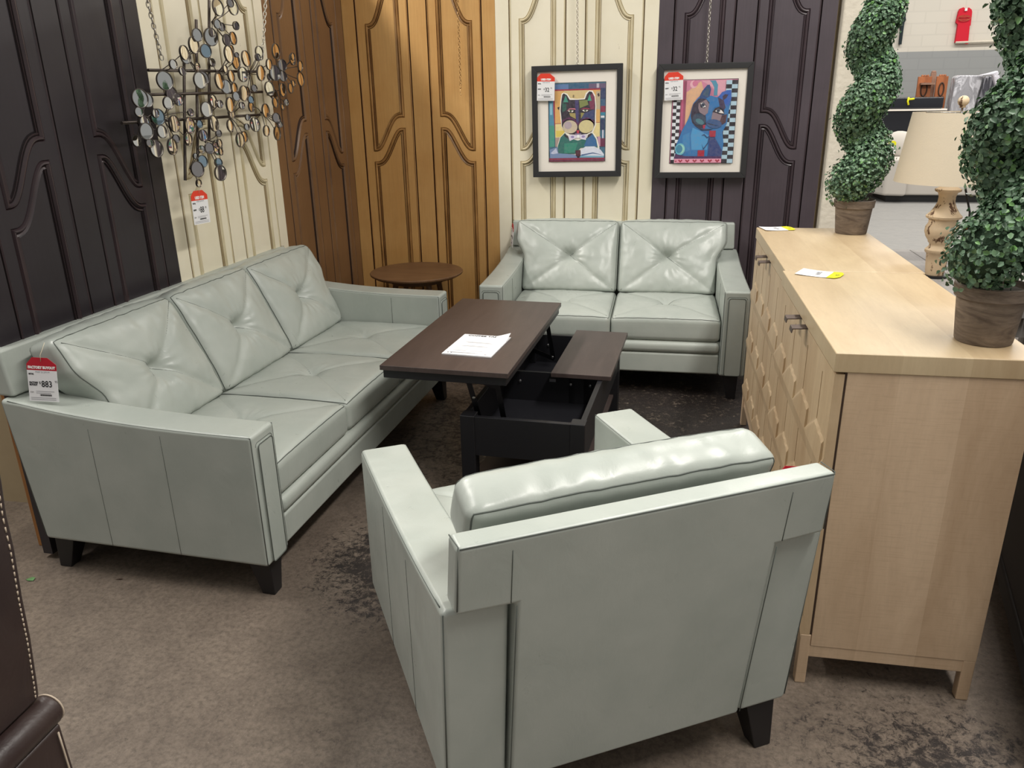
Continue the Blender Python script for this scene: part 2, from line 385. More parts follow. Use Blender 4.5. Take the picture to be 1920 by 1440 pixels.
# ------------------------------------------------------------------ carved double doors lining the corner
from mathutils.geometry import tessellate_polygon
def offset_loop(P, d):
    n = len(P); out = []
    for i in range(n):
        a, b, c = Vector(P[i-1]), Vector(P[i]), Vector(P[(i+1) % n])
        e1 = (b-a).normalized(); e2 = (c-b).normalized()
        n1 = Vector((-e1.y, e1.x)); n2 = Vector((-e2.y, e2.x)); k = (n1+n2)
        k = k/max(k.length_squared, .3)*2 if k.length > 1e-6 else n1*1
        out.append((b.x+k.x*d, b.y+k.y*d))
    return out
def sstep(u): u = min(1, max(0, u)); return u*u*(3-2*u)
def leaf_panels(x0, x1, inner_right):
    """two ogee-topped panel outlines, counter-clockwise, inner end (towards the centre) high"""
    def og(u, z, h): return z + h*(.65*sstep((u-.10)/.80)+.35*sstep((u-.2)/.6))
    n = 22; lo = []; up = []
    us = [i/n for i in range(n+1)]
    def X(u): return x0+(x1-x0)*(u if inner_right else 1-u)
    # lower panel
    top = [(X(u), og(u*1.02, 1.20, .21)) for u in us]
    if inner_right: top = top[::-1]
    lo = [(x0, .20), (x1, .20)] + top
    bot = [(X(u), og(u*1.02, 1.262, .21)) for u in us]
    if not inner_right: bot = bot[::-1]
    tp = [(X(u), og(u*1.15, 2.03, .27)) for u in us]
    if inner_right: tp = tp[::-1]
    return [lo, bot + tp]
def make_door(name, mats, M, width=.98, H=2.45):
    s = width/.98; mb = MB(); z0, z1 = .02, H
    gx = [.086*s, .431*s, .549*s, .894*s]; gw = .007
    th = .04
    edges = [0] + [q for gq in gx for q in (gq-gw/2, gq+gw/2)] + [width]
    for i in range(0, len(edges), 2):
        x0, x1 = edges[i], edges[i+1]; holes = []
        if i in (2, 6):
            holes = leaf_panels(x0+.055*s, x1-.055*s, i == 2)
        loops = [[Vector((x0, z0, 0)), Vector((x1, z0, 0)), Vector((x1, z1, 0)), Vector((x0, z1, 0))]] + [[Vector((p[0], p[1], 0)) for p in h] for h in holes]
        tri = tessellate_polygon(loops); flat = [p for l in loops for p in l]
        mb.add([(p.x, 0, p.y) for p in flat], tri, 0)
        for h in holes:
            rings = [(0, 0, 2), (.0025, .005, 1), (.008, -.006, 1), (.013, -.007, 1), (.019, .002, 1), (.021, .007, 2), (.0235, .004, 1), (.030, .001, 1), (.032, .008, 2), (.036, .006, 0)]
            prev = None
            for d, y, mi in rings:
                L = offset_loop(h, d); cur = [(p[0], y, p[1]) for p in L]
                if prev:
                    k = len(cur); mb.add(prev+cur, [(q, (q+1) % k, (q+1) % k+k, q+k) for q in range(k)], mi)
                prev = cur
            tri = tessellate_polygon([[Vector((p[0], p[2], 0)) for p in prev]]); mb.add(prev, tri, 0)
    for gq in gx:   # grooves beside a raised lip
        x0, x1 = gq-gw/2, gq+gw/2
        mb.add([(x0, 0, z0), (gq, .009, z0), (x1, 0, z0), (x0, 0, z1), (gq, .009, z1), (x1, 0, z1)], [(0, 1, 4, 3), (1, 2, 5, 4)], 2)
        e = -1 if gq in (gx[0], gx[2]) else 1
        bx = x1 if e < 0 else x0-.008
        mb.add([(bx, 0, z0), (bx+.004, -.004, z0), (bx+.008, 0, z0), (bx, 0, z1), (bx+.004, -.004, z1), (bx+.008, 0, z1)], [(0, 1, 4, 3), (1, 2, 5, 4)], 1)
    mb.add([(0,0,z0),(0,th,z0),(0,th,z1),(0,0,z1)], [(0,1,2,3)], 0); mb.add([(width,0,z0),(width,th,z0),(width,th,z1),(width,0,z1)], [(0,1,2,3)], 0)
    mb.add([(0,th,z0),(width,th,z0),(width,th,z1),(0,th,z1)], [(0,1,2,3)], 0); mb.add([(0,0,z1),(width,0,z1),(width,th,z1),(0,th,z1)], [(0,1,2,3)], 0)
    o = mb.build(name, mats, smooth=True, angle=40); o.matrix_world = M
    return tag(o, kind='structure')
GOLD = [M_gold, M_goldglaze, M_goldline]; CREAM = [M_cream, M_creamglaze, M_creamline]; DARK = [M_dark, M_darkglaze, M_darkline]
BROWN = [M_brown, M_brownglaze, M_brownline]; DARK2 = [M_dark2, M_dark2glaze, M_darkline]
for i, (x, mt, wd) in enumerate([(-2.02, GOLD, .977), (-1.042, CREAM, .978), (-.063, DARK2, .99)]):
    make_door('door_%d' % (i+1), mt, Matrix.Translation((x, 5.15, 0)), wd)
def leftdoor(name, t0, t1, mt):
    # local x must run so that the face looks into the room: start at far camera-side end
    org = LC + LD*t1
    M = Matrix(((-LD.x, -LN.x, 0, org.x), (-LD.y, -LN.y, 0, org.y), (0, 0, 1, 0), (0, 0, 0, 1)))
    make_door(name, mt, M, t1-t0)
leftdoor('door_4', .005, .975, BROWN); leftdoor('door_5', .977, 1.967, CREAM); leftdoor('door_6', 1.969, 2.965, DARK)

# ------------------------------------------------------------------ leather seating
def lin(a, b, n): return [a+(b-a)*i/n for i in range(n+1)]
def cushion(name, w, h, th, mapf, parent, crown=.045, seam=.009, dimple=.028, r=.032, seed=0, tuft=True, wr=.004, step=.0085, topbulge=0.0, rearseam=False):
    """box w (x) by h (b) by th (c, 0 = face) with rounded edges, crowned face, X seams and a centre tuft"""
    def axis(L, st, inset):
        k = 4; return [inset*i/k for i in range(k)] + lin(inset, L-inset, max(2, int((L-2*inset)/st))) + [L-inset*(k-i)/k for i in range(1, k+1)]
    A = [a-w/2 for a in axis(w, step, r)]; B = axis(h, step, r); Cc = axis(th, .02, r)
    pos = {}; vs = []; fs = []
    def fld(x, b):
        X = max(-1, min(1, 2*x/w)); Bn = max(-1, min(1, 2*b/h-1))
        p = .45*((1-X**4)*(1-Bn**4))**.5 + .55*((1-X*X)*(1-Bn*Bn))**.6
        d = crown*p
        if tuft:
            for sgn in (1, -1):
                e = (X-sgn*Bn); dist = abs(e)/math.sqrt((2/w)**2+(2/h)**2)
                d -= seam*math.exp(-(dist/.016)**2)*min(1, p*1.6)
                d -= seam*.6*math.exp(-(dist/.045)**2)*min(1, p*1.4)
            rr = math.hypot(x, b-h/2); d -= dimple*math.exp(-(rr/.04)**2) + dimple*.35*math.exp(-(rr/.1)**2)
            an = math.atan2(b-h/2, x)
            d += .0022*math.sin(an*17+2*math.sin(an*3+seed))*math.exp(-((rr-.06)/.045)**2)
        d += wr*mnoise.noise(Vector((x*9+seed, b*9, seed)))*p
        d += wr*.55*mnoise.noise(Vector((x*34+seed, b*13, seed)))*(1-min(1, p))*1.2
        d += wr*.25*mnoise.noise(Vector((x*30+seed, b*26, seed)))
        return d
    def place(x, b, c):
        ix = max(-w/2+r, min(w/2-r, x)); ib = max(r, min(h-r, b)); ic = max(r, min(th-r, c))
        d = Vector((x-ix, b-ib, c-ic))
        if d.length > 1e-7: d = d.normalized()*r
        q = Vector((ix, ib, ic))+d
        f = max(0, 1-q.z/(th*.6)); q.z -= fld(q.x, q.y)*f*f*(3-2*f)
        X = 2*q.x/w; Cn = 2*(q.z/th)-1
        if topbulge and q.y > h*.5:
            q.y += topbulge*max(0, 1-abs(X)**3.2)*max(0, 1-Cn*Cn*.8)*((q.y/h-.5)*2) + .0045*mnoise.noise(Vector((x*26+seed, c*9, 3)))
        return Vector(mapf(q.x, q.y, q.z))
    def vid(i, j, k):
        key = (i, j, k)
        if key not in pos: pos[key] = len(vs); vs.append(place(A[i], B[j], Cc[k]))
        return pos[key]
    nA, nB, nC = len(A)-1, len(B)-1, len(Cc)-1
    for i in range(nA):
        for j in range(nB):
            for k in (0, nC):
                q = [vid(i, j, k), vid(i+1, j, k), vid(i+1, j+1, k), vid(i, j+1, k)]; fs.append(tuple(q if k else q[::-1]))
    for i in range(nA):
        for k in range(nC):
            for j in (0, nB): fs.append((vid(i, j, k), vid(i, j, k+1), vid(i+1, j, k+1), vid(i+1, j, k)))
    for j in range(nB):
        for k in range(nC):
            for i in (0, nA): fs.append((vid(i, j, k), vid(i, j, k+1), vid(i, j+1, k+1), vid(i, j+1, k)))
    mb = MB(); mb.add(vs, fs); o = mb.build(name, M_leather, parent, smooth=True)
    def surf(x, b, lift=0.0):
        q = Vector((x, b, 0)); q.z -= fld(x, b)+lift
        if topbulge and b > h*.5: q.y += topbulge*max(0, 1-abs(2*x/w)**3.2)*.2*((b/h-.5)*2)
        return Vector(mapf(q.x, q.y, q.z))
    sm = MB()
    if tuft:
        e = r*.75
        for sg in (1, -1):
            pts = []
            for q in lin(0, 1, 60):
                x = (-w/2+e)+(w-2*e)*q; b = e+(h-2*e)*(q if sg > 0 else 1-q); pts.append(surf(x, b, -.0008))
            sm.tube(pts, .0012, 6)
    # piping along the edges where the face and the back meet the boxed border
    def ring(c):
        n_ = 28; per = [(-w/2+w*k/n_, 0) for k in range(n_)] + [(w/2, h*k/n_) for k in range(n_)] + [(w/2-w*k/n_, h) for k in range(n_)] + [(-w/2, h-h*k/n_) for k in range(n_)]
        return [place(x, b, c) for x, b in per]
    sm.tube(ring(0), .0019, 6, closed=True)
    if rearseam: sm.tube(ring(th), .0021, 6, closed=True)
    sm.build('seam', M_seam, o, smooth=True)
    return o

def arm_profile(inset=0.0):
    P = [(inset, .135+inset), (.885-inset, .135+inset), (.938-inset, .665-inset)]
    top = []
    for i in range(13):
        t = .925*(1-i/12); top.append((max(inset, t-inset*(1 if t > .5 else 0)), .609+.060*(t/.93)**2.6-inset))
    return P + top[1:]
def make_unit(name, label, cat, n, W, loc, rotz):
    root = thing(name, label, cat, loc, rotz, 'pale green leather suite')
    AT = .14
    for s in (-1, 1):
        def tx(d, t): return s*(W/2 - .006*max(0, t)/.93 - d)       # d = distance inwards from the outer face
        mb = MB()
        P = [(0, .135)] + [(.885*k/6, .135) for k in range(1, 7)] + [(.9117, .40), (.938, .665)] + [(.925*(1-i/14), .609+.060*((1-i/14)*.925/.93)**2.6) for i in range(1, 15)]
        vs = [(tx(0, p[0]), p[0], p[1]) for p in P] + [(tx(AT, p[0]), p[0], p[1]) for p in P]
        k = len(P); mb.add(vs, [tuple(range(k)), tuple(range(2*k-1, k-1, -1))] + [(i, i+k, (i+1) % k+k, (i+1) % k) for i in range(k)])
        arm = mb.build('arm', M_leather, root, bevel=.014, seg=4)
        fp = MB(); y0 = -.006
        rx = .043; z0, z1 = .142, .572; rr = .012
        out = []
        for cx, cz, a0 in ((rx-rr, z0+rr, 270), (rx-rr, z1-rr, 0), (-rx+rr, z1-rr, 90), (-rx+rr, z0+rr, 180)):
            for t in range(5):
                an = rad(a0+22.5*t); out.append((s*(W/2-AT/2)+cx+rr*math.cos(an), cz+rr*math.sin(an)))
        fp.prism(out, .01, y0, 'y'); pn = fp.build('front_panel', M_leather, root, bevel=.003)
        sm = MB(); sm.tube([(x, -.0062, z) for x, z in out], .0018, 6, closed=True)
        out2 = [(s*(W/2-AT/2)+(x-s*(W/2-AT/2))*1.17, (z-.36)*1.03+.36) for x, z in out]
        sm.tube([(x, .0002, z) for x, z in out2 if z > .15], .0012, 6); sm.build('seam', M_seam, pn, smooth=True)
        # seams along the top edges and the side panels
        sm = MB()
        for d in (.004, AT-.004):
            pts = []
            for i in range(25):
                t = .004+.905*i/24; pts.append((tx(d, t), t, .609+.060*(t/.93)**2.6-.006))
            sm.tube([(tx(d, .003), .004, .14)]+[(tx(d, .003), .004, .59)]+pts, .0014, 6)
            if d < .01: sm.tube([(tx(d, .93), .932, .655), (tx(d, .88), .884, .15)], .0016, 6)
        for t in (.331, .604): sm.tube([(tx(-.0002, t), t+.0*q, .142+q*(.585-.142)) for q in lin(0, 1, 6)], .0007, 6)
        sm.tube([(tx(AT+.0002, .27), .27, .44), (tx(AT+.0002, .27), .27, .59)], .0011, 6)
        sm.build('seam', M_seam, arm, smooth=True)
    inner = W/2-AT
    b = MB(); b.box(-inner-.01, inner+.01, .03, .86, .15, .32)
    b.build('seat_base', M_leather, root)
    b = MB(); b.box(-inner+.001, inner-.001, .012, .08, .138, .252); b.build('front_rail', M_leather, root, bevel=.012, seg=3)
    b = MB(); b.box(-inner+.001, inner-.001, .004, .08, .254, .318); b.build('front_roll', M_leather, root, bevel=.026, seg=5)
    # back frame: centre panel full height, wings on top of the arms
    hw, ww = W/2-.152, W/2-.027
    P = [(-hw, .14), (hw, .14), (hw, .664), (ww, .668), (ww-.004, .828), (-ww+.004, .828), (-ww, .668), (-hw, .664)]
    ry = lambda z: .893+.131*(z-.14)
    fy = lambda z: .815+.152*(z-.14)
    b = MB(); k = len(P)
    vs = [(x, fy(z), z) for x, z in P] + [(x, ry(z), z) for x, z in P]
    b.add(vs, [tuple(range(k)), tuple(range(2*k-1, k-1, -1))] + [(i, i+k, (i+1) % k+k, (i+1) % k) for i in range(k)])
    bf = b.build('back_frame', M_leather, root, bevel=.011, seg=4)
    sm = MB()
    sm.tube([(-ww+.004, fy(.826)+.01, .829), (-ww+.008, ry(.82)-.004, .8285), (-ww+.004, ry(.68), .68)], .0014, 6)
    sm.tube([(ww-.004, fy(.826)+.01, .829), (ww-.008, ry(.82)-.004, .8285), (ww-.004, ry(.68), .68)], .0014, 6)
    sm.tube([(x, ry(.82)-.001, .8245) for x in lin(-ww+.01, ww-.01, 10)], .0018, 6)
    for s in (-1, 1):
        sm.tube([(s*(hw+.012), ry(z)+.0004, z) for z in lin(.80, .672, 4)], .0010, 6)
        sm.tube([(s*hw, ry(z)+.0012, z) for z in lin(.66, .15, 6)], .0013, 6)
    sm.build('seam', M_seam, bf, smooth=True)
    # cushions
    cw = (W-2*AT)/n
    for i in range(n):
        cx = -inner+cw*(i+.5)
        def mp(x, bb, c, cx=cx): return (cx+x, .012+bb, .447-c)
        cushion('seat_cushion', cw-.003, .60, .128, mp, root, crown=.026, seam=.005, dimple=.015, r=.028, seed=i*3.1+W, wr=.003)
        first, last = i == 0, i == n-1
        def mb_(x, bb, c, cx=cx, first=first, last=last):
            v = bb/.472; d = c/.13
            Fy, Fz = .552+.203*v, .452+.408*v
            Ry, Rz = .72+.152*v, .425+.40*v
            y = Fy*(1-d)+Ry*d; z = Fz*(1-d)+Rz*d
            e = .056*sstep((v-.45)/.3)
            xx = x; hwc = cw/2
            if last and x > 0: xx += e*(x/hwc)
            if first and x < 0: xx += e*(x/hwc)
            return (cx+xx, y, z)
        cushion('back_cushion', cw-.004, .472, .13, mb_, root, crown=.044, seam=.007, dimple=.034, r=.03, seed=i*5.7+W*2, wr=.007, topbulge=.02, rearseam=True)
    # tapered legs
    for sx in (-1, 1):
        for y, dy in ((.06, -.02), (.835, .03)):
            x = sx*(W/2-.075)
            lb = MB(); lb.frustum((x+sx*.012, y+dy, 0), (.024, .024), (x, y, .14), (.042, .042)); lb.build('leg', M_legblk, root, bevel=.003)
    return root
a_s = rad(87)
sofa = make_unit('sofa', 'three-seat pale green leather sofa with tufted cushions along the left wall of doors', 'sofa', 3, 2.0, (-1.173, 3.064, 0), a_s)
loveseat = make_unit('loveseat', 'two-seat pale green leather loveseat under the two framed cat prints', 'sofa', 2, 1.468, (-.244, 4.2, 0), 0)
chair = make_unit('armchair', 'pale green leather armchair seen from behind, nearest the viewer', 'armchair', 1, .91, (-.459, 2.2615, 0), rad(210))

# ------------------------------------------------------------------ price tags and chains
def price_tag(name, label, loc, rotz, head, head_txt, price, cents, left, w=.108, h=.155, tilt=0.0, string=None, group=None, lean=0.0, hs=1.0):
    root = thing(name, label, 'price tag', loc, rotz, group)
    root.rotation_euler = (lean, tilt, rotz)
    c = MB(); hw = w/2; ch = w*.2
    hh = .29*h
    out = [(-hw, -h), (hw, -h), (hw, -hh), (-hw, -hh)]
    c.prism([(-hw, -h), (hw, -h), (hw, -hh), (-hw, -hh)], 0, .0012, 'y', 0)
    c.prism([(-hw, -hh), (hw, -hh), (hw, -hh*.52), (hw-ch*1.4, 0), (-hw+ch, 0), (-hw, -hh*.52)], 0, .0012, 'y', 1)
    card = c.build('card', [M_white, head], root)
    t = MB(); M = Matrix.Translation((0, -.0006, 0))
    text_mesh(head_txt, w*.135*hs, 0, -hh*.86, M, 1, t, 'CENTER', .86, .0009)
    text_mesh('MSRP $%s' % left[0], w*.085, w*.02, -hh-.055*h, M, 2, t, 'CENTER', .9)
    text_mesh(left[1], w*.07, -hw+.05*w, -hh-.10*h, M, 0, t, 'LEFT', .8, .0004)
    text_mesh('$', w*.13, -w*.13, -hh-.31*h, M, 0, t)
    text_mesh(price, w*.31, -w*.05, -hh-.375*h, M, 0, t, 'LEFT', .8, .0005)
    text_mesh(cents, w*.11, -w*.04+w*.15*len(price), -hh-.27*h, M, 0, t, 'LEFT', .9)
    for k, q in enumerate(left[2]): text_mesh(q, w*.082, -hw+.05*w, -hh-.30*h-k*.05*h, M, 0, t, 'LEFT', .8, .0006)
    text_mesh('ITEM', w*.07, -hw+.05*w, -hh-.52*h, M, 0, t, 'LEFT', .8)
    for i in range(22):
        x = -w*.12+i*w*.018; t.box(x, x+w*(.006+.006*(i*7 % 3)), -.0006, -.0004, -hh-.585*h, -hh-.545*h, 0)
    for k, (zz, ww) in enumerate(((.47, .62), (.51, .5), (.62, .85), (.66, .85))):
        t.box(-w*.25 if k < 2 else -hw+.06*w, (-w*.25 if k < 2 else -hw+.06*w)+w*ww, -.0006, -.0004, -hh-zz*h-.002, -hh-zz*h-.0005, 2)
    t.build('printing', [M_ink, M_inkw, M_grayink], root)
    if string:
        s = MB(); s.tube([Vector((0, -.001, -.012*1)), Vector((0.002, -.004, .01))]+[Vector(q) for q in string], .0009, 6); s.build('string', M_string, root, smooth=True)
    return root
def chain(name, label, p0, p1, mat, group=None, link=.026, r=.0022, sag=0.0):
    p0, p1 = Vector(p0), Vector(p1); d = p1-p0; L = d.length; n = max(2, int(L/(link*.72)))
    mb = MB(); d.normalize(); a = d.orthogonal().normalized(); b = d.cross(a)
    for i in range(n):
        t = (i+.5)/n; c = p0.lerp(p1, t) - Vector((0, 0, sag*4*t*(1-t))); s = a if i % 2 else b; q = []
        for k in range(12):
            an = 2*PI*k/12; q.append(c + d*math.cos(an)*link/2 + s*math.sin(an)*link*.27)
        mb.tube(q, r, 5, closed=True)
    o = mb.build(name, mat, smooth=True); return tag(o, label, 'chain', group)
chain('chain', 'silver chain reaching up from left end of the mirror disc sculpture', (-1.985-.0, 2.99, 2.35), (-2.02-.05*2.03+.12, 5.15-2.03, 1.755), M_chain)
chain('chain', 'silver chain reaching up from right end of the mirror disc sculpture', (-1.93, 4.10, 2.45), (-2.02-.05*1.24+.12, 5.15-1.24, 1.80), M_chain)
chain('chain', 'chain holding the framed print with the bow-tied cat', (-.545, 5.11, 2.5), (-.533, 5.10, 1.765), M_chain, link=.022, r=.0017)
chain('chain', 'chain holding the framed print with the blue cat', (.222, 5.11, 2.5), (.2235, 5.10, 1.75), M_chain, link=.022, r=.0017)
hk = chain('chain', 'empty brass chain with a hook dangling on the golden door', (-1.262, 5.115, 2.5), (-1.264, 5.115, 1.672), M_brass, link=.022, r=.0017)
h = MB(); h.tube([(-1.264+.007*math.sin(a*PI/6), 5.115, 1.663+.009*math.cos(a*PI/6)) for a in range(12)], .002, 6, closed=True)
h.ball((-1.265, 5.115, 1.646), .006, 6); h.tube([(-1.265, 5.115, 1.641), (-1.268, 5.115, 1.62), (-1.268, 5.113, 1.607), (-1.262, 5.11, 1.602), (-1.257, 5.112, 1.609)], .0026, 6)
h.build('hook', M_brass, hk, smooth=True)

# ------------------------------------------------------------------ framed prints
def hexc(s): return rgb(int(s[0:2], 16), int(s[2:4], 16), int(s[4:6], 16))
def make_print(name, label, x0, x1, z0, z1, skew, shapes, rect, fr, chainx):
    root = thing(name, label, 'picture', ((x0+x1)/2, 5.10, z0), 0)
    W = x1-x0; H = z1-z0; fw_ = .034
    root.rotation_euler = (0, skew, 0)
    f = MB(); o = [(-W/2, 0), (W/2, 0), (W/2, H), (-W/2, H)]; i_ = [(-W/2+fw_, fw_), (W/2-fw_, fw_), (W/2-fw_, H-fw_), (-W/2+fw_, H-fw_)]
    for k in range(4):
        a, b, c, d = o[k], o[(k+1) % 4], i_[(k+1) % 4], i_[k]
        f.prism([a, b, c, d], -.012, .03, 'y')
    f.build('frame', M_frame, root, bevel=.002)
    m = MB(); m.box(-W/2+fw_, W/2-fw_, .004, .02, fw_, H-fw_); m.build('mat_board', M_mat, root)
    ax0, ax1, az0, az1 = rect
    ax0, ax1 = -W/2+ax0*W, -W/2+ax1*W; az0, az1 = az0*H, az1*H
    p = MB(); p.box(ax0-.003, ax1+.003, .003, .01, az0-.003, az1+.003, col=rgb(30, 26, 28))
    y = .0026; fx0, fx1, fy0, fy1 = fr
    def T(q): return (ax0+(q[0]-fx0)/(fx1-fx0)*(ax1-ax0), az1-(q[1]-fy0)/(fy1-fy0)*(az1-az0))
    for s in shapes:
        col = hexc(s[0])
        if s[1] == 'e':
            _, _, cx, cy, rx, ry, ro = s; n = 28; pts = []
            for k in range(n):
                a = 2*PI*k/n; u, v = rx*math.cos(a), ry*math.sin(a)
                pts.append((cx+u*math.cos(rad(ro))-v*math.sin(rad(ro)), cy+u*math.sin(rad(ro))+v*math.cos(rad(ro))))
        else: pts = s[1]
        Q = [T((min(fx1, max(fx0, a)), min(fy1, max(fy0, b)))) for a, b in pts]
        tri = tessellate_polygon([[Vector((a, b, 0)) for a, b in Q]])
        p.add([(a, y, b) for a, b in Q], tri, 0, None, col); y -= .00012
    p.build('art_print', M_paint, root)
    h = MB(); h.tube([(chainx-.02, .012, H-.01), (chainx, .0, H+.012), (chainx+.02, .012, H-.01)], .0013, 5); h.build('hanging_wire', M_steel, root, smooth=True)
    return root
R4 = lambda x0, y0, x1, y1: [(x0, y0), (x1, y0), (x1, y1), (x0, y1)]
cat1 = [('3d6f86', R4(215, 215, 955, 1240)), ('5b7fb0', R4(300, 230, 475, 295)), ('2f5f80', R4(475, 230, 740, 290)), ('6a5a78', R4(740, 230, 955, 290)), ('c8c0cc', R4(840, 230, 872, 285)),
 ('4a8fae', R4(222, 430, 285, 760)), ('8fc6dc', R4(232, 470, 262, 620)), ('3f9a86', R4(222, 760, 290, 1045)), ('a03048', [(280, 300), (310, 300), (305, 800), (300, 940), (275, 560)]),
 ('2c3f66', R4(890, 290, 955, 430)), ('385f80', R4(895, 430, 955, 520)), ('8a2c48', R4(895, 520, 955, 600)), ('2e86a0', R4(895, 600, 955, 642)), ('e8e8ee', R4(898, 645, 945, 672)), ('24385c', R4(893, 690, 950, 830)), ('d8d8ea', R4(918, 830, 936, 940)), ('6a2444', R4(893, 940, 955, 1050)),
 ('a8243c', R4(295, 293, 890, 312)), ('e6b469', R4(298, 312, 888, 735)), ('dcc48a', R4(420, 312, 760, 430)), ('c8b896', R4(835, 330, 888, 560)), ('eedc9a', R4(300, 735, 888, 920)), ('e4cf5e', R4(310, 830, 420, 910)), ('b09a90', R4(300, 920, 400, 1045)), ('d2a0b4', R4(860, 915, 895, 1045)),
 ('b04a4c', R4(296, 733, 400, 740)), ('b04a4c', R4(830, 728, 888, 734)), ('201c20', [(330, 525), (360, 515), (352, 560), (336, 545)]), ('3a2420', [(850, 365), (872, 350), (880, 390), (862, 400)]), ('8c7c50', [(535, 365), (552, 372), (548, 405), (530, 395)]),
 ('fdf8ec', [(372, 690), (360, 560), (372, 430), (385, 350), (410, 335), (460, 350), (500, 410), (590, 420), (680, 415), (700, 350), (740, 318), (790, 320), (825, 380), (838, 520), (835, 640), (838, 760), (800, 860), (850, 930), (885, 1060), (885, 1160), (310, 1160), (330, 1020), (360, 920), (430, 850), (385, 780)]),
 ('251f2c', [(385, 690), (372, 560), (382, 450), (395, 365), (415, 345), (455, 368), (492, 430), (590, 432), (690, 428), (715, 365), (745, 328), (780, 335), (815, 400), (826, 520), (822, 640), (822, 760), (780, 850), (700, 890), (600, 890), (490, 880), (420, 830), (388, 770)]),
 ('3e3a70', [(560, 440), (607, 440), (610, 760), (580, 750), (570, 620)]), ('1f5a4e', [(392, 470), (450, 480), (450, 560), (395, 590)]), ('7f8a4a', [(615, 440), (720, 436), (735, 500), (625, 540)]), ('7c3050', [(740, 400), (790, 350), (818, 420), (815, 560), (760, 560)]), ('3f9480', [(440, 370), (475, 460), (405, 462)]), ('48a888', [(752, 360), (778, 450), (722, 448)]),
 ('34406f', [(640, 620), (815, 560), (815, 700), (650, 690)]), ('a89a58', [(485, 600), (568, 605), (572, 680), (500, 640)]), ('98924e', [(637, 600), (685, 605), (640, 680)]),
 ('d07a8a', [(450, 575), (490, 540), (560, 540), (575, 560), (500, 552)]), ('141418', [(455, 580), (500, 556), (560, 570), (540, 598), (490, 602)]), ('f4efe6', [(468, 572), (500, 562), (545, 572), (530, 590), (490, 588)]), ('4a5c3c', ('e'), 505, 574, 15, 15, 0),
 ('b03a58', [(630, 560), (680, 538), (740, 545), (760, 560), (690, 550)]), ('141418', [(640, 575), (690, 552), (745, 562), (735, 590), (680, 598)]), ('f4efe6', [(655, 568), (690, 560), (735, 568), (720, 584), (680, 586)]), ('4a5c3c', ('e'), 697, 570, 15, 14, 0),
 ('5a2450', [(390, 730), (450, 680), (540, 690), (600, 770), (660, 690), (760, 680), (818, 740), (800, 700), (720, 660), (640, 690), (600, 740), (560, 680), (480, 655), (400, 690)]),
 ('d2c4a8', ('e'), 498, 782, 96, 86, 10), ('dccf98', ('e'), 708, 782, 98, 86, -8), ('b8a8b0', ('e'), 470, 760, 50, 50, 0), ('c03048', [(580, 828), (622, 828), (612, 872), (590, 872)]), ('8a7a9c', [(565, 870), (640, 870), (650, 900), (560, 900)]),
 ('1f6d64', [(335, 1030), (370, 920), (430, 860), (480, 930), (600, 965), (720, 930), (790, 870), (840, 950), (862, 1060), (640, 1060), (560, 1140), (350, 1140), (330, 1090)]), ('2c6aa0', [(720, 940), (790, 880), (838, 960), (855, 1045), (680, 1040)]), ('2a8a74', [(420, 1000), (600, 990), (560, 1120), (420, 1130)]), ('171420', [(425, 870), (470, 900), (480, 945), (420, 900)]), ('171420', [(780, 865), (735, 890), (720, 940), (785, 890)]),
 ('e6dff0', [(488, 885), (585, 890), (590, 925), (492, 968), (480, 930)]), ('e6dff0', [(622, 890), (712, 880), (708, 958), (640, 945), (620, 925)]), ('fdfdfd', R4(588, 888, 620, 930)), ('9a8cc0', ('e'), 530, 915, 22, 16, 0), ('9a8cc0', ('e'), 672, 912, 22, 16, 0),
 ('7890b8', [(225, 1080), (330, 1045), (340, 1130), (560, 1150), (600, 1195), (230, 1195)]), ('c4cce4', [(235, 1130), (310, 1060), (335, 1130), (270, 1140)]), ('e2e8f6', [(640, 1090), (700, 1045), (820, 1045), (900, 1090), (945, 1150), (945, 1180), (640, 1165)]), ('7ab0c8', [(640, 1165), (945, 1172), (945, 1196), (620, 1192)]), ('4a6a98', [(650, 1150), (800, 1125), (945, 1165), (800, 1140), (640, 1172)]),
 ('4a1424', [(570, 1095), (635, 1090), (632, 1180), (575, 1165)]), ('14202c', [(590, 1170), (625, 1175), (615, 1215), (590, 1200)]), ('8c2a44', R4(218, 1196, 955, 1240)), ('3a2c4c', R4(218, 1222, 955, 1230))]
def chk(x0, x1, y0, y1, n, a, b, dx0=0):
    out = []; h = (y1-y0)/n
    for i in range(n):
        xm = (x0+x1)/2
        out.append((a if i % 2 else b, R4(x0, y0+i*h, xm, y0+(i+1)*h))); out.append((b if i % 2 else a, R4(xm, y0+i*h, x1, y0+(i+1)*h)))
    return out
heart = lambda cx, cy, s: [(cx, cy+s), (cx-s*1.4, cy-s*.2), (cx-s*.8, cy-s*.9), (cx, cy-s*.1), (cx+s*.8, cy-s*.9), (cx+s*1.4, cy-s*.2)]
cat2 = [('d888a4', R4(190, 215, 1040, 1250)), ('e8b890', [(350, 380), (560, 230), (620, 400), (520, 430), (450, 560), (440, 700), (340, 830)]), ('e6a8b8', [(560, 225), (980, 225), (960, 420), (800, 420), (700, 300)]), ('a0506c', R4(300, 225, 372, 830)), ('c45a80', R4(312, 225, 340, 830)), ('74305a', R4(250, 830, 330, 1190)), ('f0b8c4', ('e'), 462, 268, 48, 48, 0), ('d87c9c', ('e'), 482, 258, 36, 36, 0),
 ('4c96b4', [(670, 225), (750, 225), (782, 280), (782, 410), (735, 410), (735, 310), (700, 250)])]
cat2 += chk(200, 298, 225, 1250, 24, '16161c', 'e8eef4')
cat2 += chk(890, 1040, 225, 1250, 20, '1c1c24', 'b4d4e4')
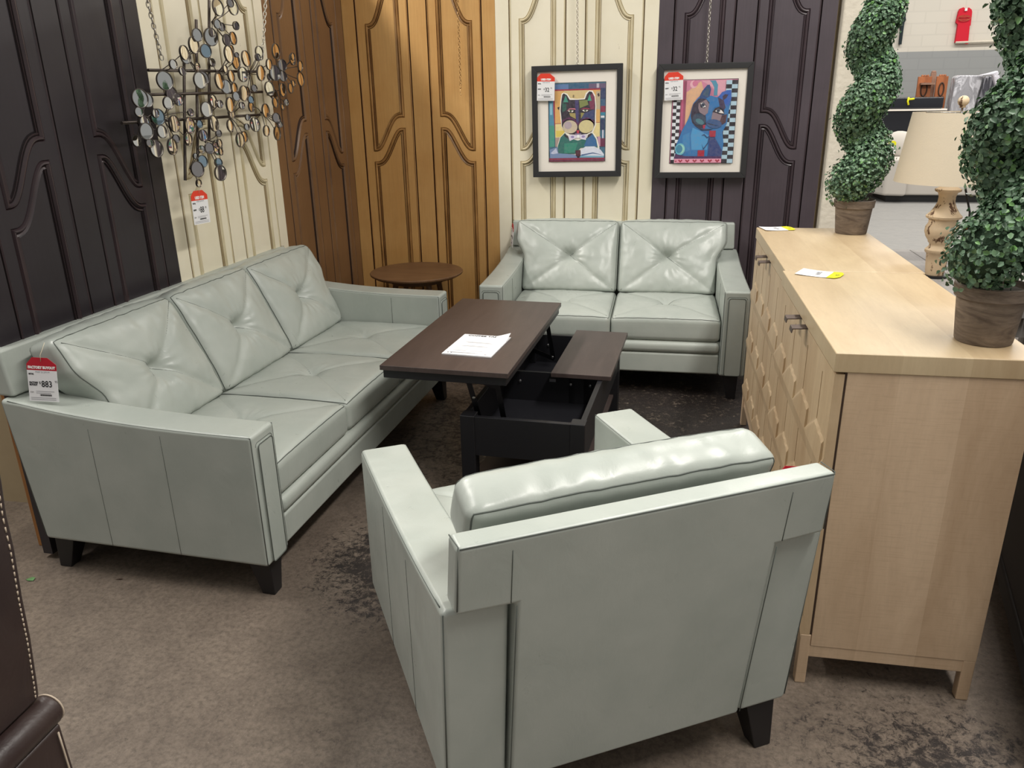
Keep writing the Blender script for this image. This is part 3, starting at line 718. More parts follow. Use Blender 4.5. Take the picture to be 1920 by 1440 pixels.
cat2 += [('2a76b4', [(440, 620), (410, 700), (340, 830), (290, 960), (255, 1050), (265, 1130), (400, 1160), (890, 1165), (905, 1000), (880, 860), (930, 760), (945, 600), (965, 470), (960, 345), (900, 350), (830, 400), (780, 430), (700, 410), (540, 420), (470, 500)]),
 ('4a9cd2', [(480, 800), (600, 850), (700, 900), (690, 1080), (480, 1080), (460, 900)]), ('3a88c0', [(350, 900), (440, 860), (460, 1080), (360, 1120)]), ('22487c', [(545, 420), (580, 350), (640, 280), (672, 275), (695, 330), (680, 420), (620, 450), (560, 460)]), ('38566e', [(585, 400), (640, 320), (672, 330), (660, 420)]),
 ('2a60b8', [(800, 420), (840, 370), (900, 348), (960, 345), (968, 450), (930, 540), (860, 500)]), ('3c3048', [(850, 420), (880, 395), (925, 400), (905, 440), (860, 470)]),
 ('2a2438', [(450, 600), (470, 510), (540, 440), (640, 450), (690, 500), (690, 590), (640, 640), (660, 760), (620, 810), (540, 800), (470, 740), (445, 660)]), ('8e7c84', [(540, 500), (640, 455), (688, 520), (670, 620), (630, 650), (560, 610), (540, 560)]), ('2a76b4', [(690, 430), (800, 450), (820, 540), (740, 560), (700, 680), (650, 740), (670, 620)]),
 ('3a3050', [(790, 430), (870, 470), (900, 560), (870, 600), (820, 540)]), ('8e7c84', [(735, 600), (790, 560), (860, 640), (840, 720), (720, 700)]), ('4a3038', [(860, 650), (925, 640), (915, 740), (870, 770), (835, 730)]), 
 ('1a1c28', [(555, 500), (600, 480), (650, 540), (620, 560), (570, 550)]), ('f2ece8', [(565, 500), (600, 490), (642, 545), (600, 552)]), ('3c5068', ('e'), 600, 520, 24, 24, 0), ('101018', ('e'), 600, 520, 11, 11, 0),
 ('1a1c28', [(730, 610), (760, 565), (820, 545), (880, 590), (890, 640), (830, 640), (780, 620)]), ('f2ece8', [(765, 600), (800, 570), (850, 590), (885, 630), (840, 625), (790, 610)]), ('3c5068', ('e'), 808, 592, 24, 22, 0), ('101018', ('e'), 808, 592, 11, 11, 0),
 ('2a4258', ('e'), 560, 700, 92, 72, 25), ('4a7c88', ('e'), 570, 725, 60, 30, 25), ('2f5688', ('e'), 760, 755, 105, 55, 8), ('1c2840', [(660, 740), (700, 750), (850, 790), (700, 765)]), ('b02848', [(612, 770), (650, 765), (640, 815), (618, 815)]), ('1c2c48', [(480, 760), (620, 822), (760, 815), (700, 835), (600, 835)]),
 ('2c4078', [(715, 930), (780, 920), (830, 1000), (890, 1090), (880, 1165), (700, 1165)]), ('a81c38', R4(706, 840, 790, 918)), ('a81c38', R4(565, 1085, 655, 1165)), ('1c3c6c', [(600, 900), (640, 880), (680, 920), (720, 900), (700, 1000), (640, 1080), (610, 1000), (640, 1060), (690, 990), (705, 915), (680, 935), (640, 895)]),
 ('6ab8cc', ('e'), 325, 1070, 68, 76, 0), ('9cd8c8', ('e'), 335, 1068, 48, 56, 0), ('3a88a8', ('e'), 312, 1068, 44, 52, 0), ('4a2458', [(260, 1130), (400, 1160), (890, 1165), (885, 1195), (250, 1195)]), ('f0a0b8', R4(250, 1193, 888, 1245))]
cat2 += [('a8203c', heart(x, 1220, 22)) for x in (335, 430, 530, 630, 735, 835)] + [('a8203c', heart(272, 1224, 11))]
pr1 = make_print('framed_print', 'black framed print of a cat in a bow tie behind an open book', -.806, -.255, 1.108, 1.762, rad(-.6), cat1, (.185, .815, .145, .845), (215, 955, 215, 1240), .002)
pr2 = make_print('framed_print', 'black framed print of a blue cat with a checkered border', -.051, .495, 1.102, 1.755, rad(-.2), cat2, (.165, .845, .135, .86), (190, 1040, 215, 1250), .0015)
price_tag('price_tag', 'red and white price tag on the bow-tie cat print', (-.722, 5.083, 1.716), 0, M_orange, 'USED ITEM', '32', '95', ('59.99', 'RETAIL', ['NOW']), tilt=rad(1))
price_tag('price_tag', 'red and white price tag on the blue cat print', (.038, 5.083, 1.708), 0, M_orange, 'USED ITEM', '32', '95', ('59.99', 'RETAIL', ['NOW']), tilt=rad(-2))

# ------------------------------------------------------------------ mirror disc wall sculpture
DISCS="""1.682,1.858,0.0368,g 1.124,1.824,0.0366,n 1.187,1.721,0.0365,g 2.07,1.675,0.0362,g 1.619,1.79,0.0358,p 1.429,1.779,0.0356,n 0.94,1.694,0.0356,n 1.693,1.678,0.0356,n 1.512,1.765,0.0349,p 1.373,1.716,0.0349,n 1.631,1.979,0.0348,w 2.242,1.61,0.0348,g 1.203,1.434,0.0346,p 1.787,1.291,0.0346,w 1.45,1.998,0.0344,w 1.48,1.626,0.0344,n 2.177,1.421,0.0341,w 1.759,1.501,0.0339,p 1.927,1.5,0.0336,n 1.853,1.817,0.0335,p 1.249,1.648,0.0334,w 1.874,1.678,0.0333,w 1.184,1.611,0.0333,n 1.664,1.577,0.0331,n 2.046,1.51,0.0331,n 1.745,1.398,0.0331,n 1.332,1.545,0.0331,n 1.999,1.622,0.033,w 1.468,1.709,0.0328,w 1.134,1.641,0.0328,n 1.609,1.423,0.0328,n 1.407,1.484,0.0328,w 1.979,1.324,0.0327,d 2.104,1.424,0.0324,n 2.119,1.539,0.0317,b 1.846,1.561,0.0316,w 2.255,1.49,0.0313,g 1.651,1.654,0.0296,g 1.957,1.782,0.0285,p 1.12,1.759,0.028,d 1.499,1.863,0.0279,n 0.935,1.759,0.0277,p 2.175,1.604,0.0275,g 1.791,1.796,0.0273,b 0.986,1.79,0.0272,n 1.18,1.497,0.027,n 1.777,1.594,0.0269,p 1.298,1.813,0.0267,w 1.784,1.689,0.0265,d 1.611,1.699,0.0264,n 2.239,1.521,0.0261,w 1.348,1.452,0.0261,n 1.984,1.446,0.026,n 1.239,1.759,0.0258,p 1.832,1.856,0.0256,g 1.552,1.647,0.0256,n 1.077,1.65,0.0256,n 1.888,1.768,0.0255,g 1.912,1.351,0.0255,b 1.674,1.489,0.0253,p 1.126,1.707,0.0252,d 1.527,1.433,0.0251,n 1.257,1.582,0.0248,n 2.068,1.591,0.0248,w 2.157,1.484,0.0246,w 1.623,1.848,0.0245,w 1.86,1.402,0.0244,d 1.969,1.603,0.0243,w 1.859,1.455,0.0243,w 1.609,1.541,0.0242,n 1.423,1.565,0.0239,p 1.418,1.633,0.0237,n 1.276,1.511,0.0234,d 2.27,1.456,0.0216,w 1.591,1.613,0.0201,g 1.78,1.335,0.0199,b 1.664,1.91,0.019,g 2.034,1.736,0.0187,w 1.035,1.801,0.0187,p 1.508,1.914,0.0184,g 1.566,1.813,0.0184,p 1.795,1.419,0.0183,n 1.543,2.004,0.0181,d 1.583,1.905,0.0181,d 1.967,1.713,0.018,w 1.075,1.721,0.018,g 2.262,1.561,0.018,g 1.732,1.871,0.0175,w 1.681,1.755,0.0174,w 1.219,1.702,0.0174,g 2.153,1.554,0.0174,w 1.835,1.732,0.0173,n 2.228,1.445,0.0173,d 1.259,1.795,0.0171,w 2.037,1.451,0.017,d 1.658,1.728,0.0169,p 1.367,1.649,0.0169,d 1.019,1.673,0.0168,p 1.43,1.598,0.0168,b 1.74,1.582,0.0168,w 1.356,1.787,0.0167,g 1.072,1.581,0.0167,g 1.933,1.261,0.0167,n 2.108,1.478,0.0166,b 1.844,1.502,0.0166,b 1.929,1.402,0.0164,g 1.616,1.473,0.0163,n 1.249,1.479,0.0163,g 1.572,1.573,0.0162,w 1.552,1.708,0.016,p 1.961,1.552,0.0159,w 1.727,1.458,0.0158,d 1.779,1.382,0.0158,n 1.519,1.477,0.0153,g 1.526,1.52,0.0152,g 1.165,1.56,0.0149,p 1.938,1.375,0.0126,g 1.567,1.789,0.0112,d"""
HUBS= [(1.622, 1.923), (1.846, 1.775), (2.025, 1.716), (1.078, 1.741), (1.361, 1.717), (2.223, 1.514), (2.072, 1.539), (1.795, 1.525), (1.579, 1.525), (1.296, 1.539), (1.938, 1.325), (1.647, 1.705), (1.806, 1.434), (1.217, 1.618)]
BARS= [(2.108, 1.714), (1.213, 1.727), (2.151, 1.623), (1.258, 1.633), (2.314, 1.523), (1.307, 1.526), (1.72, 1.925), (1.856, 1.355), (1.601, 2.012), (1.75, 1.431), (1.844, 1.781), (1.967, 1.276)]
SO = Vector((LC.x, LC.y, 0)) + LN*.12
sc = thing('wall_sculpture', 'metal wall sculpture of round mirror discs on rods hanging on the cream door', 'wall decoration', tuple(SO+LD*1.7+Vector((0, 0, 1.27))))
def SP(t, z, n=0.0): return SO+LD*t+LN*n+Vector((0, 0, z)) - sc.location
Bb = MB()
for i in range(0, len(BARS), 2):
    n_ = -.012 if i < 6 else -.022
    Bb.tube([SP(*BARS[i], n_), SP(*BARS[i+1], n_)], .0062, 10)
Bb.build('rod_grid', M_wire, sc, smooth=True, angle=60)
wires = MB(); small = MB(); rnd = random.Random(3)
dl = [tuple(q.split(',')) for q in DISCS.split()]
for i, (t, z, r, c) in enumerate(dl):
    t, z, r = float(t), float(z), float(r)*1.02; dep = rnd.uniform(.0, .06)
    ny = rad({'w': rnd.uniform(5, 13), 'g': rnd.uniform(12, 20), 'b': rnd.uniform(16, 22), 'd': rnd.uniform(15, 20)}.get(c, rnd.uniform(-4, 2))); nz = rad(rnd.uniform(-3, 5))
    nrm = (LN + LD*math.tan(ny) + Vector((0, 0, math.tan(nz)))).normalized()
    q = nrm.to_track_quat('Z', 'Y').to_matrix().to_4x4(); c0 = SP(t, z, dep)
    hb = min(HUBS, key=lambda h: (h[0]-t)**2+(h[1]-z)**2); h0 = SP(hb[0], hb[1], -.012); c1 = c0 - nrm*.006
    mid = (h0+c1)*.5 + LN*.012 + Vector((0, 0, rnd.uniform(-.02, .02))) + LD*rnd.uniform(-.015, .015)
    wires.tube([h0*(1-a)**2+mid*2*a*(1-a)+c1*a*a for a in lin(0, 1, 8)], .0019, 5)
    M = Matrix.Translation(c0) @ q
    def disc(mb, m0, m1):
        n = 32
        mb.add([(0, 0, .0012)]+[(r*.93*math.cos(2*PI*k/n), r*.93*math.sin(2*PI*k/n), 0) for k in range(n)], [(0, k+1, (k+1) % n+1) for k in range(n)], m0, M)
        mb.lathe([(r*.93, -.003), (r*.93, .0035), (r, .0035), (r, -.005), (1e-4, -.005)], n, m1, M)
    if i < 100:
        d = MB(); disc(d, 0, 1); d.build('mirror_disc', [MIR[c], M_rim], sc, smooth=True, angle=30)
    else: disc(small, 'gnpwbd'.index(c), 6)
so = small.build('mirror_disc', [MIR[k] for k in 'gnpwbd']+[M_rim], sc, smooth=True, angle=30); so['kind'] = 'stuff'
wires.build('wire_stems', M_wire, sc, smooth=True)
p = SO+LD*1.945+LN*.02+Vector((0, 0, 1.232))
price_tag('price_tag', 'red and white price tag hanging below the mirror disc sculpture', tuple(p), a_l+PI-rad(0), M_orange, 'USED ITEM', '88', '95', ('149.99', 'RETAIL', ['NOW']), w=.118, h=.142, tilt=rad(2), string=[(.004, -.004, .03), (-.012, -.008, .06)])

# ------------------------------------------------------------------ lift-top coffee table
ct = thing('coffee_table', 'espresso lift-top coffee table with its large top raised between sofa and loveseat', 'coffee table', (-.745, 2.82, 0), rad(-3.5))
CW, CLn = .495, 1.19
b = MB(); b.box(0, CW, 0, .022, .235, .402); b.box(0, CW, CLn-.022, CLn, .235, .402); b.box(0, .022, .022, CLn-.022, .235, .402); b.box(CW-.022, CW, .022, CLn-.022, .235, .402)
b.build('case', M_black, ct, bevel=.0015)
b = MB(); b.box(.022, CW-.022, .022, CLn-.022, .238, .25); b.build('case_bottom', M_blackin, ct)
b = MB(); b.box(.022, CW-.022, .16, .175, .25, .325); b.build('divider', M_black, ct)
b = MB(); b.box(.022, CW-.022, .60, .616, .25, .392); b.build('divider', M_black, ct)
for x in (.0, CW-.055):
    for y in (.0, CLn-.055):
        b = MB(); b.box(x-.004 if x == 0 else x, x+.055 if x == 0 else x+.059, y-.004 if y == 0 else y, y+.055 if y == 0 else y+.059, 0, .405); b.build('leg', M_black, ct, bevel=.003)
b = MB(); b.box(.02, CW-.02, .02, CLn-.02, .085, .103); b.build('lower_shelf', M_espresso, ct, bevel=.002)
b = MB(); b.box(-.322, .203, -.025, 1.085, .582, .602); b.build('lifted_top', M_espresso, ct, bevel=.0015)
b = MB(); b.box(-.312, .193, -.015, 1.075, .548, .5815); b.build('top_frame', M_black, ct, bevel=.001)
b = MB(); b.box(.262, .532, .515, 1.215, .404, .424); b.build('fixed_top', M_espresso, ct, bevel=.0015)
for y in (.09, 1.08):
    mb = MB()
    def bar(p, q, w_=.011, t_=.0018):
        p = Vector(p); q = Vector(q); d = (q-p).normalized(); s = d.cross(Vector((0, 1, 0))).normalized()*w_
        e = Vector((0, t_, 0)); vs = [p-s-e, p+s-e, q+s-e, q-s-e, p-s+e, p+s+e, q+s+e, q-s+e]
        mb.add(vs, [(0,1,2,3),(7,6,5,4),(0,4,5,1),(1,5,6,2),(2,6,7,3),(3,7,4,0)])
    bar((.05, y, .36), (.0, y, .552)); bar((.16, y+.006, .31), (.12, y+.006, .552)); bar((-.03, y+.003, .548), (.13, y+.003, .5)); bar((.04, y-.003, .35), (.17, y-.003, .30))
    o = mb.build('lift_arm', M_metal, ct)
    nb = MB()
    for x, z in ((.05, .36), (.16, .31), (.03, .45)):
        nb.lathe([(.007, 0), (.0055, .004), (.002, .005)], 12, 0, Matrix.Translation((x, y-.004, z)) @ Matrix.Rotation(PI/2, 4, 'X'))
    nb.build('bolt', M_steel, o, smooth=True, angle=40)
for x in (.33, .40): 
    b = MB(); b.box(x, x+.028, .60, .618, .25, .405); b.build('support_strip', M_black, ct)
b = MB()
for x, y in ((.10, .596), (.34, .596), (.43, .596), (.12, CLn-.024), (.30, CLn-.024)):
    b.lathe([(.008, 0), (.006, .004), (.002, .005)], 12, 0, Matrix.Translation((x, y, .345)) @ Matrix.Rotation(PI/2, 4, 'X'))
b.box(.24, .27, .594, .599, .352, .366)
b.build('cam_bolt', M_steel, ct)
# paper manual
mp_ = thing('paper_pad', 'white paper instruction sheets lying on the raised coffee table top', 'paper', (-.738, 3.115, .6025), rad(-6))
b = MB()
W_, H_ = .213, .285
n = 10
vs = []; fs = []
for i in range(n+1):
    for j in range(n+1):
        x = -W_/2+W_*i/n; y = -H_/2+H_*j/n; cu_ = .018*max(0, (x/W_+.5)*(y/H_+.5)-.72)/.28
        vs.append((x, y, .0045+cu_))
k = len(vs)
for i in range(n):
    for j in range(n): a = i*(n+1)+j; fs.append((a, a+n+1, a+n+2, a+1))
b.add(vs, fs); b.box(-W_/2, W_/2, -H_/2, H_/2, 0, .0035); b.build('sheets', M_white, mp_)
t = MB(); Mx = Matrix.Translation((0, 0, .0052)) @ Matrix.Rotation(-PI/2, 4, 'X')
text_mesh('COFFEE TABLE', .0215, -.004, .118, Mx, 0, t, 'CENTER', 1.12, .0007)
for k, (zz, x0, x1) in enumerate(((.03, -.06, .05), (.022, -.05, .06), (-.02, -.04, .04), (-.028, -.06, .055), (-.115, -.08, .03), (-.121, -.08, .045))):
    t.box(x0, x1, -.0001, .0001, zz, zz+.0014, 1, Mx)
t.box(.07, .08, -.0001, .0001, -.124, -.121, 0, Mx); t.box(-.088, -.083, -.0001, .0001, -.126, -.12, 0, Mx); t.box(-.074, -.069, -.0001, .0001, -.126, -.12, 0, Mx)
for q in range(2): t.box(-.075+.07*q, -.02+.07*q, -.0001, .0001, -.09, -.045, 2, Mx)
t.build('printing', [M_ink, M_grayink, new_mat('faint_grey_ink', rgb(222, 222, 226), .6)], mp_)

# ------------------------------------------------------------------ round side table in the corner
st = thing('side_table', 'round walnut side table in the corner behind the sofa arm', 'side table', (-1.515, 4.785, 0), 0)
b = MB(); b.lathe([(1e-4, .527), (.272, .527), (.293, .540), (.295, .549), (.292, .552), (1e-4, .552)], 64); b.build('tabletop', M_walnut, st, smooth=True, angle=25)
b = MB(); b.lathe([(.17, .488), (.17, .527)], 40); b.build('apron', M_walnut, st, smooth=True, angle=30)
for k in range(4):
    a = PI/4+k*PI/2; b = MB(); b.tube([(.145*math.cos(a), .145*math.sin(a), .527), (.235*math.cos(a), .235*math.sin(a), 0)], [.019, .011], 14); b.build('leg', M_walnut, st, smooth=True, angle=40)

# ------------------------------------------------------------------ pale oak accent cabinets
PER = .2335
def relief(y, z):
    """relief of the door front, metres towards the viewer; y is measured from a groove line"""
    dy = (y+PER/2) % PER - PER/2; u = dy/(PER/2); h = 0.0
    for zl in (.512, .272, .032):
        t = z-zl
        if 0 <= t < .09:
            zb = .082-(.070*u if u > 0 else -.014*u)
            if t < zb: h = max(h, .0068*min(1, (zb-t)/.007)*(1-.25*t/.08))
        elif -.045 < t < 0: h = max(h, .0068*(1+t/.045))
    if h == 0 and abs(dy) < .0040:
        for zl, zh in ((.594, .730), (.354, .470), (.114, .228)):
            if zl <= z <= zh: return -.014
    return h
def make_cabinet(name, label, loc, group):
    root = thing(name, label, 'cabinet', loc, 0, group)
    D, L, Hh = .468, .965, .995
    b = MB(); b.box(0, D, 0, L, Hh-.05, Hh); b.build('top', M_oak, root, bevel=.003)
    b = MB(); b.box(.034, D-.004, .004, L-.004, .13, Hh-.05); b.build('body', M_oakside, root, bevel=.002)
    for y in (.004, L-.036):
        b = MB(); b.box(.004, .0335, y, y+.032, 0, .166); b.build('leg', M_oakside, root, bevel=.003)
        b = MB(); b.box(D-.036, D-.004, y, y+.032, 0, .131); b.build('leg', M_oakside, root, bevel=.003)
    b = MB(); b.box(.03, D-.03, .006, .022, .092, .13); b.box(.03, D-.03, L-.022, L-.006, .092, .13); b.box(.012, .03, .03, L-.03, .10, .165)
    b.build('bottom_rail', M_oakside, root, bevel=.002)
    b = MB(); b.box(.0285, .034, .006, L-.006, .168, Hh-.052); b.build('shadow_gap', M_oakgroove, root)
    dw = (L-.012)/2; z0, z1 = .168, Hh-.056
    for i in range(2):
        y0 = .005+i*(dw+.002)
        ys = lin(0, dw, int(dw/.006)); zs = lin(0, z1-z0, int((z1-z0)/.006)); vs = []; fs = []
        for k in range(-1, 6):
            gy = k*PER+.145-y0
            ys += [gy+q for q in (-.0042, -.0038, .0038, .0042, -PER/2-.0003, -PER/2+.0003) if .002 < gy+q < dw-.002]
        for zl in (.512, .272, .032): zs += [zl-.0003, zl+.0003, zl-.045, zl+.082]
        for zl in (.594, .730, .354, .470, .114, .228): zs += [zl-.0003, zl+.0003]
        ys = sorted(set(ys)); zs = sorted(set(q for q in zs if q <= z1-z0))
        for y in ys:
            for z in zs: vs.append((.0045-relief(y+y0-.145, z), y0+y, z0+z))
        nz = len(zs)
        for a in range(len(ys)-1):
            for c in range(nz-1): q = a*nz+c; fs.append((q, q+1, q+nz+1, q+nz))
        m = MB(); m.add(vs, fs)
        # side and back faces of the door slab
        ny = len(ys); base = len(vs)
        rim = [a*nz for a in range(ny)] + [(ny-1)*nz+c for c in range(1, nz)] + [a*nz+nz-1 for a in range(ny-2, -1, -1)] + [c for c in range(nz-2, 0, -1)]
        back = [(.0285, vs[r][1], vs[r][2]) for r in rim]; k = len(back)
        m.v += back; m.f += [(rim[r], base+r, base+(r+1) % k, rim[(r+1) % k]) for r in range(k)]; m.m += [0]*k; m.c += [(1, 1, 1, 1)]*k
        m.f.append(tuple(range(base, base+k))); m.m.append(0); m.c.append((1, 1, 1, 1))
        d = m.build('door', M_oakfront, root, smooth=True, angle=25)
        hy = y0+dw-.055 if i == 0 else y0+.055
        h = MB(); h.prism([(.006, z1+.003), (-.040, z1+.001), (-.042, z1-.014), (-.039, z1-.014), (-.037, z1-.003), (.006, z1-.001)], hy-.021, hy+.021, 'y')
        h.build('pull', M_pull, d, bevel=.001)
    return root
cab1 = make_cabinet('cabinet', 'pale oak cabinet nearest the viewer, the near one of the two carved-front cabinets', (.437, 1.945, 0), 'pale oak cabinets')
cab2 = dup(cab1, (.446, 2.918, 0), 0, 'pale oak cabinet farther back, beside the loveseat arm', 'pale oak cabinets')
def shelf_label(name, label, loc, rotz, lift):
    r = thing(name, label, 'price label', loc, rotz)
    n = 8; b = MB(); L = .145; W_ = .105
    def zz(u): return .0012+lift*abs(u-.5)**2*4
    vs = []; 
    for i in range(n+1):
        x = -L/2+.105*i/n; vs += [(x, -W_/2, zz(i/n*.75)), (x, W_/2, zz(i/n*.75))]
    b.add(vs, [(2*i, 2*i+2, 2*i+3, 2*i+1) for i in range(n)], 0)
    x = -L/2+.105; z_ = zz(.75)
    b.add([(x, -W_/2, z_), (L/2-.012, -W_/2, z_+lift*.3), (L/2, -W_/4, z_+lift*.35), (L/2, W_/4, z_+lift*.35), (L/2-.012, W_/2, z_+lift*.3), (x, W_/2, z_)], [(0, 1, 2, 3, 4, 5)], 1)
    b.build('card', [M_white, M_yellow], r)
    t = MB(); Mx = Matrix.Translation((0, 0, .0018+lift*.35)) @ Matrix.Rotation(-PI/2, 4, 'X') @ Matrix.Rotation(PI/2, 4, 'Y')
    text_mesh('$699', .024, 0, -.014, Mx, 0, t, 'CENTER', 1, 0); text_mesh('E3', .02, 0, .052, Mx, 0, t, 'CENTER', 1, .0006)
    for q in range(3): t.box(-.02, .02-.01*q, -.0001, .0001, -.04-.006*q, -.0388-.006*q, 1, Mx)
    t.box(-.014, .01, -.0001, .0001, .012, .0132, 1, Mx)
    t.build('printing', [M_ink, M_grayink], r); return r
shelf_label('shelf_label', 'white and yellow paper label on the near cabinet top', (.556, 2.858, .9955), rad(-25), .003)
shelf_label('shelf_label', 'white and yellow paper label on the far cabinet top', (.536, 3.842, .9955), rad(12), .003)

# ------------------------------------------------------------------ spiral topiaries
def make_topiary(name, label, loc, rotz, seed, nl):
    R = random.Random(seed); root = thing(name, label, 'potted plant', loc, rotz, 'spiral boxwood topiaries')
    b = MB(); b.lathe([(1e-4, 0), (.064, 0), (.066, .004), (.077, .112), (.083, .114), (.086, .145), (.081, .147), (.078, .13), (1e-4, .128)], 40); b.build('pot', M_pot, root, smooth=True, angle=35)
    b = MB(); b.lathe([(1e-4, .129), (.078, .129), (.06, .136), (1e-4, .138)], 24); b.build('moss', M_soil, root, smooth=True)
    b = MB(); b.tube([(0, 0, .13), (.004, 0, .5), (0, .003, .9)], .007, 8); b.build('trunk', M_pine, root, smooth=True)
    # helix of foliage
    def hel(u):   # u 0..1
        z = .185+u*.76; ph = PI+2*PI*((z+.0)-.20)/.30
        r = .046*(1-.5*u); return Vector((r*math.cos(ph), r*math.sin(ph), z))
    def trad(u): return .090*(1-.17*u)*(1 if u > .05 else .9+u*2)
    core = MB(); core.tube([hel(i/60) for i in range(61)], [trad(i/60)*(.76+.06*math.sin(i*2.1)) for i in range(61)], 14)
    fo = MB()
    for _ in range(nl):
        u = R.random()**.9; c = hel(u); rr = trad(u)
        d = Vector((R.gauss(0, 1), R.gauss(0, 1), R.gauss(0, .9))).normalized()
        if u > .02 and u < .98:   # keep leaves on the tube skin
            t = (hel(min(1, u+.01))-hel(max(0, u-.01))).normalized(); d = (d - t*d.dot(t))
            if d.length < 1e-3: continue
            d.normalize()
        p = c + d*rr*R.uniform(.80, 1.08)*(1.0 if R.random() > .04 else 1.18)
        nrm = (d + Vector((R.uniform(-.7, .7), R.uniform(-.7, .7), R.uniform(-.4, .9)))).normalized()
        a = nrm.orthogonal().normalized(); a = Matrix.Rotation(R.uniform(0, 2*PI), 3, nrm) @ a; s = nrm.cross(a)
        L = R.uniform(.010, .0165); w_ = L*R.uniform(.36, .5); cu_ = nrm*L*.22
        vs = [p-a*L*.5, p-a*L*.1+s*w_+cu_, p+a*L*.35+s*w_*.7+cu_*.8, p+a*L*.6, p+a*L*.35-s*w_*.7+cu_*.8, p-a*L*.1-s*w_+cu_, p+a*L*.1-cu_*.1]
        fo.add(vs, [(0, 6, 1), (1, 6, 2), (2, 6, 3), (3, 6, 4), (4, 6, 5), (5, 6, 0)])
    core.build('branches', M_leafcore, root, smooth=True)
    f = fo.build('foliage', M_leaf, root, smooth=True)
    return root
tp = make_topiary('topiary', 'spiral boxwood topiary in a clay pot on the near cabinet, cut by the right edge', (.818, 2.100, .996), rad(0), 5, 13000)
make_topiary('topiary', 'spiral boxwood topiary in a clay pot on the far cabinet by the white post', (.838, 3.755, .996), rad(8), 11, 13000)

# ------------------------------------------------------------------ lamp and the grey plank table under it
lt = thing('plank_table', 'weathered grey plank table behind the oak cabinets carrying the lamp', 'table', (1.42, 3.62, 0))
b = MB()
for i in range(8): b.box(-.44+i*.11, -.44+i*.11+.107, -.62, .5, .82, .86)
b.build('tabletop', M_plankgrey, lt, bevel=.003)
b = MB(); b.box(-.40, .40, -.58, .46, .74, .82); b.build('apron', M_plankgrey, lt)
for x in (-.38, .33):
    for y in (-.56, .41): b = MB(); b.box(x, x+.06, y, y+.06, 0, .74); b.build('leg', M_plankgrey, lt, bevel=.003)
la = thing('table_lamp', 'turned distressed cream table lamp with a linen drum shade', 'lamp', (1.13, 3.50, .86))
b = MB(); b.lathe([(1e-4, 0), (.052, 0), (.052, .010), (1e-4, .010)], 32); b.build('base_disc', M_felt, la, smooth=True, angle=30)
prof = [(.0345, .010), (.036, .02), (.040, .06), (.043, .098), (.050, .104), (.051, .114), (.045, .12), (.038, .128), (.038, .138), (.044, .144), (.045, .150), (.056, .166), (.063, .186), (.062, .206), (.053, .222), (.054, .236), (.066, .243), (.067, .250), (.055, .262), (.040, .285), (.032, .305), (.031, .325), (.036, .342), (.048, .348), (.049, .356), (.036, .362), (.025, .37), (.022, .40), (.022, .45), (1e-4, .452)]
b = MB(); b.lathe(prof, 40); b.build('lamp_column', M_lampwood, la, smooth=True, angle=50)
b = MB(); b.lathe([(.206, .385), (.172, .648), (.170, .648), (.204, .385)], 64)
b.f = b.f[:-2]; b.m = b.m[:-2]; b.c = b.c[:-2]; b.f.append(()) if False else None
b.build('lamp_shade', M_linen, la, smooth=True, angle=60)
b = MB(); b.tube([(0, 0, .45), (0, 0, .665)], .004, 8)
for k in range(3):
    a = 2*PI*k/3; b.tube([(0, 0, .645), (.171*math.cos(a), .171*math.sin(a), .645)], .002, 6)
b.build('harp', M_steel, la, smooth=True)
b = MB(); b.ball((0, 0, .688), .0205, 10); b.lathe([(.012, .664), (.010, .67), (.013, .674)], 20); b.build('finial', M_lampwood, la, smooth=True)
b = MB(); b.tube([(.045, -.02, .40), (.052, -.03, .36), (.078, -.045, .27), (.082, -.05, .20), (.065, -.045, .15), (.050, -.03, .125), (.045, -.02, .115)], .0042, 8); b.tube([(.04, -.02, .012), (.09, -.03, .016), (.17, -.04, .03), (.3, -.02, .006)], .0042, 8); b.build('power_cord', M_felt, la, smooth=True)

# ------------------------------------------------------------------ tags on the seats
def sofa_pt(s, t, z):   # s along the front from the near end, t depth
    a = rad(3); return (-1.225+math.sin(a)*s-math.cos(a)*t, 2.065+math.cos(a)*s+math.sin(a)*t, z)
TQ = Vector(sofa_pt(.052, .775, .808))
price_tag('price_tag', 'dark red and white price tag hanging at the near end of the sofa back', tuple(TQ), rad(10), M_red, 'FACTORY BUYOUT', '883', '95', ('1299.99', 'RETAIL', ['FACTORY', 'BUYOUT']), w=.098, h=.150, tilt=rad(4), lean=rad(-6), string=[(.002, .01, .025), (.0, .03, .045)], hs=.9)
price_tag('price_tag', 'red and white price tag on the left end of the loveseat back', (-.912, 4.93, .835), rad(-72), M_red, 'FACTORY BUYOUT', '783', '95', ('1199.99', 'RETAIL', ['FACTORY', 'BUYOUT']), w=.09, h=.14, lean=rad(-4), tilt=rad(6), hs=.9)
cp = chair.matrix_basis @ Vector((0, 0, 0))
def chair_pt(s, t, z):
    a = rad(30); return (-.853+math.cos(a)*s+math.sin(a)*t, 2.034+math.sin(a)*s-math.cos(a)*t, z)
price_tag('price_tag', 'red price tag just showing behind the armchair back cushion', chair_pt(.882, .842, .778), rad(35), M_red, 'FACTORY BUYOUT', '683', '95', ('999.99', 'RETAIL', ['FACTORY', 'BUYOUT']), w=.09, h=.14, lean=rad(-5), tilt=rad(14), hs=.9)

